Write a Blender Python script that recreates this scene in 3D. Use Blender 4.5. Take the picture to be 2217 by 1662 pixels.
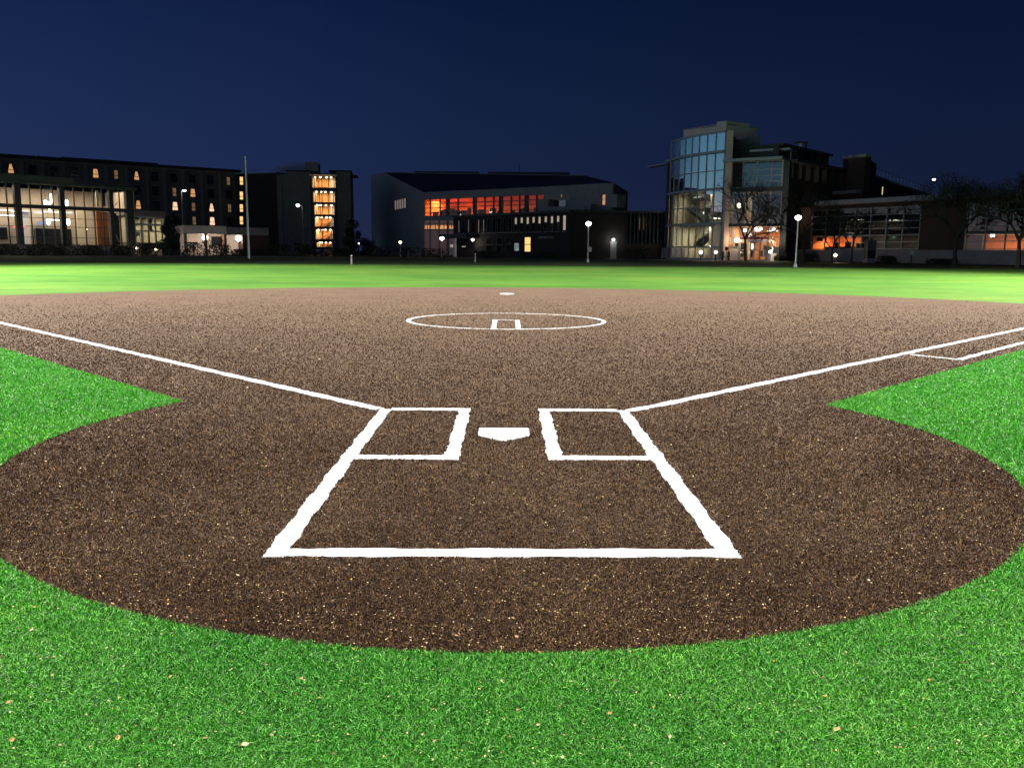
import bpy, math, random
import numpy as np
from mathutils import Vector, Matrix
random.seed(7); rng = np.random.default_rng(11)
for o in list(bpy.data.objects): bpy.data.objects.remove(o)
scene = bpy.context.scene
COL = scene.collection
# ------------------------------------------------------------------ camera
CH, CF, CP, CR, CY, CX, CYY = 1.62696, 1818.14, .155836, .0071176, .0061242, .02418, -7.1863
cam = bpy.data.cameras.new('camera'); camo = bpy.data.objects.new('camera', cam); COL.objects.link(camo)
cam.sensor_width = 36; cam.lens = 36*CF/2217; cam.clip_start = .05; cam.clip_end = 5000
def cam_axes():
    fy = Vector((math.sin(CY), math.cos(CY), 0)); rt = Vector((math.cos(CY), -math.sin(CY), 0)); up = Vector((0, 0, 1))
    f = fy*math.cos(CP) - up*math.sin(CP); u = fy*math.sin(CP) + up*math.cos(CP)
    # positive roll: picture content turns clockwise
    r2 = rt*math.cos(CR) + u*math.sin(CR); u2 = u*math.cos(CR) - rt*math.sin(CR)
    return r2, u2, f
_r, _u, _f = cam_axes()
camo.matrix_world = Matrix(((_r.x, _u.x, -_f.x, CX), (_r.y, _u.y, -_f.y, CYY), (_r.z, _u.z, -_f.z, CH), (0, 0, 0, 1)))
scene.camera = camo
CAM = Vector((CX, CYY, CH))
def ray(u, v):
    return (_r*(u-1108.5) - _u*(v-831) + _f*CF)/CF
# ------------------------------------------------------------------ world: dusk sky, glow in the west behind the viewer
scene.view_settings.view_transform = 'Standard'; scene.view_settings.look = 'None'
scene.view_settings.exposure = 0; scene.view_settings.gamma = 1
wd = bpy.data.worlds.new('World'); scene.world = wd; wd.use_nodes = True
nt = wd.node_tree; nt.nodes.clear()
def N(nt, t, **k):
    n = nt.nodes.new(t)
    for a, b in k.items(): setattr(n, a, b)
    return n
def ramp(nt, pts, fac, interp='LINEAR'):
    r = N(nt, 'ShaderNodeValToRGB'); r.color_ramp.interpolation = interp
    e = r.color_ramp.elements
    while len(e) < len(pts): e.new(.5)
    for k, (p, c) in enumerate(pts):
        e[k].position = p; e[k].color = (c[0], c[1], c[2], 1) if hasattr(c, '__len__') else (c, c, c, 1)
    nt.links.new(fac, r.inputs[0]); return r.outputs[0]
def mathn(nt, op, a, b=None, clamp=False):
    m = N(nt, 'ShaderNodeMath', operation=op); m.use_clamp = clamp
    for i, v in enumerate((a, b)):
        if v is None: continue
        if hasattr(v, 'is_linked'): nt.links.new(v, m.inputs[i])
        else: m.inputs[i].default_value = v
    return m.outputs[0]
def mixc(nt, f, a, b, mode='MIX'):
    m = N(nt, 'ShaderNodeMix', data_type='RGBA', blend_type=mode)
    for s, v in ((m.inputs[0], f), (m.inputs[6], a), (m.inputs[7], b)):
        if hasattr(v, 'is_linked'): nt.links.new(v, s)
        elif hasattr(v, '__len__'): s.default_value = (v[0], v[1], v[2], 1)
        else: s.default_value = v
    return m.outputs[2]
tc = N(nt, 'ShaderNodeTexCoord'); sp = N(nt, 'ShaderNodeSeparateXYZ'); nt.links.new(tc.outputs['Generated'], sp.inputs[0])
east = ramp(nt, [(0, (.0135, .0175, .0470)), (.06, (.0105, .0180, .0570)), (.14, (.0075, .0165, .0560)), (.27, (.0036, .0100, .0430)), (.42, (.0014, .0050, .0250)), (.55, (.0012, .004, .016)), (1, (.001, .0035, .014))], sp.outputs[2])
west = ramp(nt, [(0, (.66, .42, .36)), (.035, (.46, .38, .40)), (.08, (.17, .33, .44)), (.16, (.09, .25, .43)), (.4, (.02, .06, .14)), (1, (.003, .009, .035))], sp.outputs[2])
# the left of the view is nearer the sunset, the right darker
lr = ramp(nt, [(0, 1.85/2), (.25, 1.55/2), (.5, .92/2), (.72, .68/2), (1, .62/2)], mathn(nt, 'MULTIPLY_ADD', sp.outputs[0], .5))
mm = [n for n in nt.nodes if n.type == 'MATH'][-1]; mm.inputs[2].default_value = .5
east2 = mixc(nt, 1.0, east, lr, 'MULTIPLY')
dd = mathn(nt, 'ADD', mathn(nt, 'MULTIPLY', sp.outputs[0], .93), mathn(nt, 'MULTIPLY', sp.outputs[1], .37))
bk = mathn(nt, 'MULTIPLY_ADD', dd, -1.6)
mm = [n for n in nt.nodes if n.type == 'MATH'][-1]; mm.inputs[2].default_value = -.25; mm.use_clamp = True
eb = N(nt, 'ShaderNodeVectorMath', operation='SCALE'); nt.links.new(east2, eb.inputs[0]); eb.inputs[3].default_value = 2.0
wc = mixc(nt, bk, eb.outputs[0], west)
bg = N(nt, 'ShaderNodeBackground'); nt.links.new(wc, bg.inputs[0]); bg.inputs[1].default_value = 1.0
wo = N(nt, 'ShaderNodeOutputWorld'); nt.links.new(bg.outputs[0], wo.inputs[0])
# ------------------------------------------------------------------ helpers
def tag(o, label=None, cat=None, group=None, kind=None):
    if label: o['label'] = label
    if cat: o['category'] = cat
    if group: o['group'] = group
    if kind: o['kind'] = kind
    return o
def empty(name, loc, label, cat, group=None, rz=0):
    o = bpy.data.objects.new(name, None); COL.objects.link(o); o.location = loc; o.rotation_euler.z = rz; o.empty_display_size = .3
    return tag(o, label, cat, group)
class MB:
    def __init__(s): s.v = []; s.f = []
    def poly(s, pts):
        b = len(s.v); s.v += [tuple(p) for p in pts]; s.f.append(tuple(range(b, b+len(pts)))); return s
    def hexa(s, p):   # 8 points: bottom 4 (ccw), top 4
        b = len(s.v); s.v += [tuple(q) for q in p]
        for f in ((3, 2, 1, 0), (4, 5, 6, 7), (0, 1, 5, 4), (1, 2, 6, 5), (2, 3, 7, 6), (3, 0, 4, 7)): s.f.append(tuple(b+i for i in f))
        return s
    def box(s, x0, x1, y0, y1, z0, z1):
        return s.hexa([(x0, y0, z0), (x1, y0, z0), (x1, y1, z0), (x0, y1, z0), (x0, y0, z1), (x1, y0, z1), (x1, y1, z1), (x0, y1, z1)])
    def tube(s, a, b, ra, rb=None, n=8, cap=True):
        a = Vector(a); b = Vector(b); rb = ra if rb is None else rb
        d = (b-a).normalized(); h = Vector((0, 0, 1)) if abs(d.z) < .9 else Vector((1, 0, 0))
        u = d.cross(h).normalized(); w = d.cross(u); k = len(s.v)
        for c, r in ((a, ra), (b, rb)):
            for i in range(n):
                t = 2*math.pi*i/n; s.v.append(tuple(c + u*math.cos(t)*r + w*math.sin(t)*r))
        for i in range(n): s.f.append((k+i, k+(i+1) % n, k+n+(i+1) % n, k+n+i))
        if cap: s.f.append(tuple(k+i for i in range(n))[::-1]); s.f.append(tuple(k+n+i for i in range(n)))
        return s
    def lathe(s, c, prof, n=16):
        k = len(s.v)
        for r, z in prof:
            for i in range(n):
                t = 2*math.pi*i/n; s.v.append((c[0]+r*math.cos(t), c[1]+r*math.sin(t), c[2]+z))
        for j in range(len(prof)-1):
            for i in range(n): s.f.append((k+j*n+i, k+j*n+(i+1) % n, k+(j+1)*n+(i+1) % n, k+(j+1)*n+i))
        s.f.append(tuple(k+i for i in range(n))[::-1]); s.f.append(tuple(k+(len(prof)-1)*n+i for i in range(n)))
        return s
    def build(s, name, mat, parent=None, smooth=False, kind=None, label=None):
        me = bpy.data.meshes.new(name)
        base = Vector((0, 0, 0))
        v = s.v
        if parent is not None:
            inv = world_inv(parent); v = [tuple(inv @ Vector(p)) for p in v]
        me.from_pydata(v, [], s.f); me.update()
        if mat: me.materials.append(mat)
        if smooth: me.polygons.foreach_set('use_smooth', [True]*len(me.polygons))
        o = bpy.data.objects.new(name, me); COL.objects.link(o)
        if parent is not None: o.parent = parent
        if kind: o['kind'] = kind
        if label: o['label'] = label
        return o
def world_mat(o):
    m = Matrix.Translation(o.location) @ o.rotation_euler.to_matrix().to_4x4()
    return world_mat(o.parent) @ m if o.parent else m
def world_inv(o): return world_mat(o).inverted()
def bsdf(name):
    m = bpy.data.materials.new(name); m.use_nodes = True; n = m.node_tree; b = n.nodes['Principled BSDF']; return m, n, b
def mat(name, c, rough=.7, var=.2, scale=2.0, metal=0, bump=0, c2=None, stretch=(1, 1, 1), spec=.3):
    m, n, b = bsdf(name)
    tc = N(n, 'ShaderNodeTexCoord'); mp = N(n, 'ShaderNodeMapping'); mp.inputs['Scale'].default_value = stretch
    n.links.new(tc.outputs['Object'], mp.inputs[0])
    no = N(n, 'ShaderNodeTexNoise'); no.inputs['Scale'].default_value = scale; no.inputs['Detail'].default_value = 5
    n.links.new(mp.outputs[0], no.inputs[0])
    lo = [x*(1-var) for x in c]; hi = c2 if c2 else [min(1, x*(1+var)) for x in c]
    n.links.new(ramp(n, [(.3, lo), (.7, hi)], no.outputs[0]), b.inputs['Base Color'])
    b.inputs['Roughness'].default_value = rough; b.inputs['Metallic'].default_value = metal
    b.inputs['Specular IOR Level'].default_value = spec
    if bump:
        bu = N(n, 'ShaderNodeBump'); bu.inputs['Strength'].default_value = bump; n.links.new(no.outputs[0], bu.inputs['Height']); n.links.new(bu.outputs[0], b.inputs['Normal'])
    return m
def brick(name, c1, c2, mortar, scale=4.0):
    m, n, b = bsdf(name)
    tc = N(n, 'ShaderNodeTexCoord'); sx = N(n, 'ShaderNodeSeparateXYZ'); n.links.new(tc.outputs['Object'], sx.inputs[0])
    cb = N(n, 'ShaderNodeCombineXYZ'); n.links.new(mathn(n, 'ADD', sx.outputs[0], sx.outputs[1]), cb.inputs[0]); n.links.new(sx.outputs[2], cb.inputs[1])
    br = N(n, 'ShaderNodeTexBrick'); n.links.new(cb.outputs[0], br.inputs[0]); br.inputs['Scale'].default_value = scale
    br.inputs['Color1'].default_value = (*c1, 1); br.inputs['Color2'].default_value = (*c2, 1); br.inputs['Mortar'].default_value = (*mortar, 1)
    n.links.new(br.outputs[0], b.inputs['Base Color']); b.inputs['Roughness'].default_value = .85; b.inputs['Specular IOR Level'].default_value = .2
    return m
def emit(name, c, st, var=.0, scale=1.0, base=(.3, .3, .3)):
    m, n, b = bsdf(name); b.inputs['Base Color'].default_value = (*base, 1)
    b.inputs['Emission Color'].default_value = (*c, 1); b.inputs['Emission Strength'].default_value = st
    if var:
        tc = N(n, 'ShaderNodeTexCoord'); no = N(n, 'ShaderNodeTexNoise'); no.inputs['Scale'].default_value = scale; n.links.new(tc.outputs['Object'], no.inputs[0])
        n.links.new(ramp(n, [(.3, [x*(1-var) for x in c]), (.7, c)], no.outputs[0]), b.inputs['Emission Color'])
    return m
def glass(name, refl=.1, tint=(.9, .95, .95), rough=.0, wobble=.0):
    m = bpy.data.materials.new(name); m.use_nodes = True; n = m.node_tree; n.nodes.clear()
    t = N(n, 'ShaderNodeBsdfTransparent'); t.inputs[0].default_value = (*tint, 1)
    g = N(n, 'ShaderNodeBsdfGlossy'); g.inputs['Roughness'].default_value = rough; g.inputs[0].default_value = (.85, .95, 1, 1)
    fr = N(n, 'ShaderNodeFresnel'); fr.inputs[0].default_value = 1.5
    f = mathn(n, 'MAXIMUM', fr.outputs[0], refl)
    if wobble:
        tc = N(n, 'ShaderNodeTexCoord'); no = N(n, 'ShaderNodeTexNoise'); no.inputs['Scale'].default_value = .35; n.links.new(tc.outputs['Object'], no.inputs[0])
        bu = N(n, 'ShaderNodeBump'); bu.inputs['Strength'].default_value = wobble; bu.inputs['Distance'].default_value = .1
        n.links.new(no.outputs[0], bu.inputs['Height']); n.links.new(bu.outputs[0], g.inputs['Normal'])
    mx = N(n, 'ShaderNodeMixShader'); n.links.new(f, mx.inputs[0]); n.links.new(t.outputs[0], mx.inputs[1]); n.links.new(g.outputs[0], mx.inputs[2])
    o = N(n, 'ShaderNodeOutputMaterial'); n.links.new(mx.outputs[0], o.inputs[0]); return m
def lamp(kind, loc, energy, color, parent=None, size=.1, rot=None, **k):
    l = bpy.data.lights.new('lamp', kind); l.energy = energy; l.color = color
    if kind == 'AREA': l.shape = 'RECTANGLE'; l.size = size if not hasattr(size, '__len__') else size[0]; l.size_y = size if not hasattr(size, '__len__') else size[1]
    else: l.shadow_soft_size = size
    for a, b in k.items(): setattr(l, a, b)
    o = bpy.data.objects.new('light_source', l); COL.objects.link(o)
    if parent is not None:
        o.parent = parent; loc = world_inv(parent) @ Vector(loc)
    o.location = loc
    if rot is not None: o.rotation_euler = rot
    return o
def look(o, d): o.rotation_euler = Vector(d).to_track_quat('-Z', 'Y').to_euler()
# ------------------------------------------------------------------ terrain profile
def gz(y):
    pts = [(-50, 0), (33, 0), (67, .38), (82, .6), (100, .75), (3000, .75)]
    for (a, za), (b, zb) in zip(pts, pts[1:]):
        if y <= b: return za + (zb-za)*(max(y, a)-a)/(b-a)
    return .75
def at(u, v, Y):
    r = ray(u, v); t = (Y-CYY)/r.y; return CAM + r*t
def foot(u, Y, v=560):
    p = at(u, v, Y); return Vector((p.x, Y, gz(Y)))
# ------------------------------------------------------------------ floodlight masts (stand outside the picture)
M_galv = mat('galvanised steel', (.35, .36, .37), .45, .1, 3, metal=.7)
M_black = mat('black painted metal', (.012, .012, .013), .6, .2, 3)
def mast(x, y, z, watts, cut_y, cut_z, size, label, spots, shift=.7):
    t = empty('floodlight_mast', (x, y, gz(y)), label, 'floodlight', 'sports floodlights round the field')
    MB().tube((x, y, gz(y)), (x, y, z+.8), .22, .12, 12).build('pole', M_galv, t)
    h = MB().box(x-1.6, x+1.6, y-.12, y+.12, z+.45, z+.62); h.build('crossarm', M_galv, t)
    lx_ = x - math.copysign(1.3, x)
    # added unseen light blocker: a plate in front of the lamp whose lower edge sets where the beam ends on the ground
    slope = (z-cut_z)/(cut_y-y)
    zb = z - slope*shift
    MB().box(lx_-4, lx_+4, y+shift, y+shift+.05, zb, zb+1.4).build('beam_blocker', M_black, t)
    MB().box(lx_-4, lx_+4, y-.3, y+shift-.003, z+.65, z+.69).build('beam_blocker_top', M_black, t)  # added top plate, stops light going up past the lamp
    for tx, ty, w, ang in spots:
        o = lamp('SPOT', (lx_, y, z), w, (1, .97, .93), t, size, spot_size=math.radians(ang), spot_blend=.6)
        look(o, (tx-lx_, ty-y, -z))
    return t
mast(-30, -14, 17, 0, 68, .4, .05, 'floodlight mast behind home plate on the left side', [(-2, 8, 56000, 120)])
mast(27, -14, 17, 0, 68, .4, .05, 'floodlight mast behind home plate on the right side', [(2, 8, 50000, 120)])
mast(-62, 30, 24, 0, 68, .4, .12, 'floodlight mast beside the outfield on the left side', [(-2, 34, 580000, 104)])
mast(62, 30, 24, 0, 62, .4, .5, 'floodlight mast beside the outfield on the right side', [(0, 31, 560000, 104)])
# ------------------------------------------------------------------ ground materials
def worldpos(n):
    g = N(n, 'ShaderNodeNewGeometry'); return g.outputs['Position']
def noise(n, vec, scale, detail=4, stretch=None, rough=.5):
    if stretch:
        mp = N(n, 'ShaderNodeMapping'); mp.inputs['Scale'].default_value = stretch; n.links.new(vec, mp.inputs[0]); vec = mp.outputs[0]
    no = N(n, 'ShaderNodeTexNoise'); no.inputs['Scale'].default_value = scale; no.inputs['Detail'].default_value = detail; no.inputs['Roughness'].default_value = rough
    n.links.new(vec, no.inputs[0]); return no.outputs[0]
def turf_mat(name, cols, patch, attr=True, rough=.45, spec=.5, sheen=0):
    """cols: dark, mid, light fibre colours; patch: (colour, colour) slow multipliers"""
    m, n, b = bsdf(name); pos = worldpos(n)
    if attr:
        a = N(n, 'ShaderNodeAttribute', attribute_name='rnd'); f = a.outputs['Fac']
    else:
        f = mathn(n, 'ADD', mathn(n, 'MULTIPLY', noise(n, pos, 70, 3, rough=.8), .5), mathn(n, 'MULTIPLY', noise(n, pos, 14, 6, rough=.95), .5))
        f = mathn(n, 'MULTIPLY_ADD', f, 3.0); [q for q in n.nodes if q.type == 'MATH'][-1].inputs[2].default_value = -1.0
    c = ramp(n, [(0, cols[0]), (.5, cols[1]), (1, cols[2])], f)
    p = ramp(n, [(.32, patch[0]), (.68, patch[1])], noise(n, pos, .55, 6, rough=.65))
    p2 = ramp(n, [(.3, patch[1]), (.7, patch[0])], noise(n, pos, 2.6, 4))
    c = mixc(n, 1, c, p, 'MULTIPLY'); c = mixc(n, .3, c, p2, 'MULTIPLY')
    n.links.new(c, b.inputs['Base Color']); b.inputs['Roughness'].default_value = rough; b.inputs['Specular IOR Level'].default_value = spec
    b.inputs['Sheen Weight'].default_value = sheen; b.inputs['Sheen Roughness'].default_value = .5; b.inputs['Sheen Tint'].default_value = (.9, .7, .5, 1)
    if not attr:
        bu = N(n, 'ShaderNodeBump'); bu.inputs['Strength'].default_value = .8; bu.inputs['Distance'].default_value = .03
        n.links.new(noise(n, pos, 60, 3), bu.inputs['Height']); n.links.new(bu.outputs[0], b.inputs['Normal'])
    return m
GC = ((.006, .055, .003), (.052, .31, .014), (.31, .74, .16))
BC = ((.008, .003, .0015), (.044, .0215, .0115), (.38, .25, .125))
M_gb = turf_mat('green turf fibre', GC, ((.7, .85, .75), (1.3, 1.1, 1.1)), rough=.55, spec=.14)
M_bb = turf_mat('brown turf fibre', BC, ((.66, .56, .50), (1.3, 1.28, 1.22)), rough=.65, spec=.07, sheen=.05)
M_wb = turf_mat('white turf fibre', ((.78, .8, .8), (.86, .87, .87), (.92, .92, .92)), ((1, 1, 1), (1, 1, 1)))
M_bs = turf_mat('brown turf backing', ((.035, .019, .011), (.074, .043, .026), (.145, .094, .060)), ((.7, .63, .58), (1.2, 1.2, 1.18)), False, .7, .1, sheen=.14)
M_ws = turf_mat('white turf backing', ((.8, .8, .8), (.85, .85, .85), (.9, .9, .9)), ((1, 1, 1), (1, 1, 1)), False, .6, .3)
# grass sheet: artificial green round the plate, natural outfield grass farther out, lawn beyond the field coloured near black to read as unlit
def ground_mat():
    m, n, b = bsdf('grass ground'); pos = worldpos(n)
    s = N(n, 'ShaderNodeSeparateXYZ'); n.links.new(pos, s.inputs[0])
    f = mathn(n, 'ADD', mathn(n, 'MULTIPLY', noise(n, pos, 90, 2), .6), mathn(n, 'MULTIPLY', noise(n, pos, 9, 5, rough=.8), .4))
    turf = ramp(n, [(.35, (.006, .07, .004)), (.5, (.028, .19, .010)), (.65, (.09, .36, .045))], f)
    f2 = mathn(n, 'ADD', mathn(n, 'MULTIPLY', noise(n, pos, 1.1, 8, (.22, 1, 1), .8), .6), mathn(n, 'MULTIPLY', noise(n, pos, .13, 4, (.6, 1, 1)), .4))
    outf = ramp(n, [(.27, (.030, .10, .012)), (.44, (.062, .185, .020)), (.54, (.105, .24, .029)), (.66, (.19, .25, .027))], f2)
    outf = mixc(n, 1, outf, ramp(n, [(.36, .66), (.5, .96), (.64, 1.15)], noise(n, pos, 1.9, 6, (.07, 1, 1), .7)), 'MULTIPLY')
    lawn = ramp(n, [(.3, (.012, .028, .007)), (.7, (.03, .052, .014))], f2)  # darkened colour stands in for missing floodlight, its green for faint spill
    y = s.outputs[1]
    r2 = mathn(n, 'ADD', mathn(n, 'POWER', mathn(n, 'ABSOLUTE', s.outputs[0]), 2), mathn(n, 'POWER', mathn(n, 'ABSOLUTE', mathn(n, 'ADD', y, -11)), 2))
    k1 = mathn(n, 'GREATER_THAN', r2, 20.5**2)
    k1 = mathn(n, 'MULTIPLY', k1, mathn(n, 'GREATER_THAN', mathn(n, 'ADD', y, mathn(n, 'MULTIPLY', mathn(n, 'ABSOLUTE', s.outputs[0]), -1)), 0))
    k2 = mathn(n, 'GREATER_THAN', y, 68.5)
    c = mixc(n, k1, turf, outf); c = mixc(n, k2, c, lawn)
    n.links.new(c, b.inputs['Base Color']); b.inputs['Roughness'].default_value = .8; b.inputs['Specular IOR Level'].default_value = .2
    bu = N(n, 'ShaderNodeBump'); bu.inputs['Strength'].default_value = .7; bu.inputs['Distance'].default_value = .05
    n.links.new(noise(n, pos, 14, 6, rough=.8), bu.inputs['Height']); n.links.new(bu.outputs[0], b.inputs['Normal'])
    return m
gm = MB()
ys = [-60, -20, 0, 15, 33, 40, 50, 60, 67, 75, 82, 90, 100, 200, 400, 900, 2500]; xs = [-1800, -600, -200, -80, -40, 0, 40, 80, 200, 600, 1800]
gm.v = [(x, y, gz(y)) for y in ys for x in xs]
nx = len(xs); gm.f = [(j*nx+i, j*nx+i+1, (j+1)*nx+i+1, (j+1)*nx+i) for j in range(len(ys)-1) for i in range(nx-1)]
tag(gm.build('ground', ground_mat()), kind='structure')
# infield sheet: home circle + diamond + far arc
R1, C1 = 3.93, (.013, -.04); R2, C2 = 20.8, (-.2, 11.0); OFF = 1.68
def infield(x, y):
    return ((x-C1[0])**2 + (y-C1[1])**2 < R1*R1) | (((x-C2[0])**2 + (y-C2[1])**2 < R2*R2) & (y > np.abs(x)-OFF))
def outline():
    P = []
    # home circle from the right wedge corner round the back to the left one
    def meet(sgn):
        lo, hi = 1.0, 6.0
        for _ in range(60):
            mid = (lo+hi)/2; x = sgn*mid; y = mid-OFF
            if (x-C1[0])**2+(y-C1[1])**2 < R1*R1: lo = mid
            else: hi = mid
        return sgn*lo, lo-OFF
    def meet2(sgn):
        lo, hi = 5.0, 60.0
        for _ in range(60):
            mid = (lo+hi)/2; x = sgn*mid; y = mid-OFF
            if (x-C2[0])**2+(y-C2[1])**2 < R2*R2: lo = mid
            else: hi = mid
        return sgn*lo, lo-OFF
    a, b = meet(1), meet(-1)
    a0 = math.atan2(a[1]-C1[1], a[0]-C1[0]); b0 = math.atan2(b[1]-C1[1], b[0]-C1[0])-2*math.pi
    for i in range(121):
        t = a0+(b0-a0)*i/120; P.append((C1[0]+R1*math.cos(t), C1[1]+R1*math.sin(t)))
    c, d = meet2(-1), meet2(1)
    a0 = math.atan2(c[1]-C2[1], c[0]-C2[0]); b0 = math.atan2(d[1]-C2[1], d[0]-C2[0])
    if a0 < 0: a0 += 2*math.pi
    for i in range(161):
        t = a0+(b0-a0)*i/160; P.append((C2[0]+R2*math.cos(t), C2[1]+R2*math.sin(t)))
    return P
OL = outline()
im = MB(); im.v = [(x, y, .004) for x, y in OL] + [(0, 4, .004)]; c = len(OL)
im.f = [(i, (i+1) % c, c) for i in range(c)]
im.f = [f[::-1] for f in im.f]
tag(im.build('infield', M_bs), kind='structure')
# ------------------------------------------------------------------ painted lines
# each line thing = list of strips ((x0,y0),(x1,y1),half width) ; blades inside become white fibres of that thing
LINES = []
def line_thing(name, label, strips, cat='field line', closed_circle=None): LINES.append(dict(name=name, label=label, strips=strips, cat=cat, circ=closed_circle))
hw = .062
line_thing('foul_line', 'long white foul line running from the left batter box to the left picture edge', [((-1.29, 1.385), (-1.535, 1.62), hw), ((-1.535, 1.62), (-11.14, 11.35), hw+.004), ((-11.14, 11.35), (-24, 24.4), hw+.004)])
line_thing('foul_line', 'long white foul line running from the right batter box to the right picture edge', [((1.30, 1.385), (1.745, 1.785), hw), ((1.745, 1.785), (11.68, 11.65), hw+.004), ((11.68, 11.65), (24, 24), hw+.004)])
line_thing('batters_box', 'white rectangle outline of the batter box left of home plate', [((-1.23, 1.385), (-1.23, -.745), .058), ((-.412, 1.45), (-.412, -.745), .058), ((-1.172, 1.385), (-.47, 1.385), .065), ((-1.172, -.68), (-.47, -.68), .065)])
line_thing('batters_box', 'white rectangle outline of the batter box right of home plate', [((1.23, 1.385), (1.23, -.735), .058), ((.412, 1.45), (.412, -.735), .058), ((1.172, 1.385), (.47, 1.385), .065), ((1.172, -.665), (.47, -.665), .065)])
line_thing('catchers_box', 'white three sided box outline of the catcher area behind home plate', [((-1.232, -.745), (-1.222, -2.885), .058), ((1.232, -.735), (1.24, -2.87), .058), ((-1.164, -2.82), (1.18, -2.80), .062)])
line_thing('pitching_circle', 'white circle line round the pitching area', [], closed_circle=((0, 12.94), 2.335, .052))
line_thing('pitching_lane_line', 'left one of the two short white lane lines inside the pitching circle', [((-.265, 10.72), (-.27, 13.13), .052)])
line_thing('pitching_lane_line', 'right one of the two short white lane lines inside the pitching circle', [((.262, 10.72), (.265, 13.0), .052)])
line_thing('running_lane_line', 'bent white running lane line below the right foul line', [((6.66, 6.50), (7.12, 5.86), .05), ((7.12, 5.86), (13.2, 12.0), .055), ((13.2, 12.0), (17, 15.8), .055)])
def wob(t, k): return .006*np.sin(t*9.1+k)+.004*np.sin(t*23.7+2.1*k)+.004*np.sin(t*61+k)
def in_strip(x, y, st, k):
    (ax, ay), (bx, by), h = st; L = math.hypot(bx-ax, by-ay); tx, ty = (bx-ax)/L, (by-ay)/L
    s = (x-ax)*tx+(y-ay)*ty; d = -(x-ax)*ty+(y-ay)*tx
    return (s > -.0) & (s < L) & (np.abs(d) < h+wob(s, k))
def in_line(x, y, L, k):
    r = np.zeros(x.shape, bool)
    for st in L['strips']: r |= in_strip(x, y, st, k)
    if L['circ']:
        (cx, cy), R, h = L['circ']; a = np.arctan2(y-cy, x-cx)
        r |= np.abs(np.hypot(x-cx, y-cy)-R) < h+wob(a*R, k)
    return r
def strip_mesh(L, k):
    mb = MB()
    for j, st in enumerate(L['strips']):
        (ax, ay), (bx, by), h = st; ln = math.hypot(bx-ax, by-ay); tx, ty = (bx-ax)/ln, (by-ay)/ln; n = max(2, int(ln/.05)) if ln < 8 else int(ln/.12)
        b = len(mb.v); z = .008+.0012*j
        for i in range(n+1):
            s = ln*i/n; w = h+wob(s, k)
            for q in (-1, 1): mb.v.append((ax+tx*s-ty*w*q, ay+ty*s+tx*w*q, z))
        for i in range(n): mb.f.append((b+2*i+1, b+2*i, b+2*i+2, b+2*i+3))
    if L['circ']:
        (cx, cy), R, h = L['circ']; n = 240; b = len(mb.v)
        for i in range(n+1):
            a = 2*math.pi*i/n; w = h+wob(a*R, k)
            for q in (-1, 1): mb.v.append((cx+(R+w*q)*math.cos(a), cy+(R+w*q)*math.sin(a), .0072))
        for i in range(n): mb.f.append((b+2*i, b+2*i+1, b+2*i+3, b+2*i+2))
    return mb
# ------------------------------------------------------------------ turf fibres
NB = 1500000
uu = rng.uniform(-260, 2480, NB); vv = 575 + (1760-575)*rng.uniform(0, 1, NB)**.92
R_ = np.array([list(_r), list(_u), list(_f)])
rays = ((uu-1108.5)[:, None]*R_[0] - (vv-831)[:, None]*R_[1] + CF*R_[2])/CF
tt = -CH/rays[:, 2]; ok = tt > 0
bx = CX+rays[:, 0]*tt; by = CYY+rays[:, 1]*tt
dist = np.hypot(bx-CX, by-CYY); ok &= (dist < 36)
bx, by, dist = bx[ok], by[ok], dist[ok]
# the turf goes on to both sides of the view and under the viewer's feet
n2 = 850000; r_lo, r_mid, r_hi = 1.2, 5.0, 30.0
rr_ = np.where(rng.uniform(0, 1, n2) < .45, np.sqrt(rng.uniform(r_lo**2, r_mid**2, n2)), 1/(1/r_mid-rng.uniform(0, 1, n2)*(1/r_mid-1/r_hi)))
aa_ = rng.uniform(-1.45, 1.45, n2); x2 = CX+rr_*np.sin(aa_); y2 = CYY+rr_*np.cos(aa_)
dv = np.stack([x2-CX, y2-CYY, np.full(n2, -CH)], 1); fz = dv @ R_[2]; u2 = 1108.5+CF*(dv @ R_[0])/fz; v2 = 831-CF*(dv @ R_[1])/fz
o2 = (fz <= .05) | (u2 < -260) | (u2 > 2480) | (v2 > 1760)
bx = np.concatenate([bx, x2[o2]]); by = np.concatenate([by, y2[o2]]); dist = np.concatenate([dist, np.maximum(rr_[o2], 2.8)])
# home plate, bases stay clear of fibres
def in_plate(x, y): return (np.abs(x) < .234) & (y < .378) & (y > np.abs(x)-.088)
clear = ~in_plate(bx, by)
bx, by, dist = bx[clear], by[clear], dist[clear]
fade = rng.uniform(0, 1, bx.size) < np.clip((36-dist)/14, 0, 1)
bx, by, dist = bx[fade], by[fade], dist[fade]
isin = infield(bx, by)
jx = bx+rng.normal(0, .006, bx.size); jy = by+rng.normal(0, .006, bx.size)
lid = np.full(bx.size, -1)
for k, L in enumerate(LINES): lid[(lid < 0) & in_line(bx, by, L, k)] = k
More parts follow.
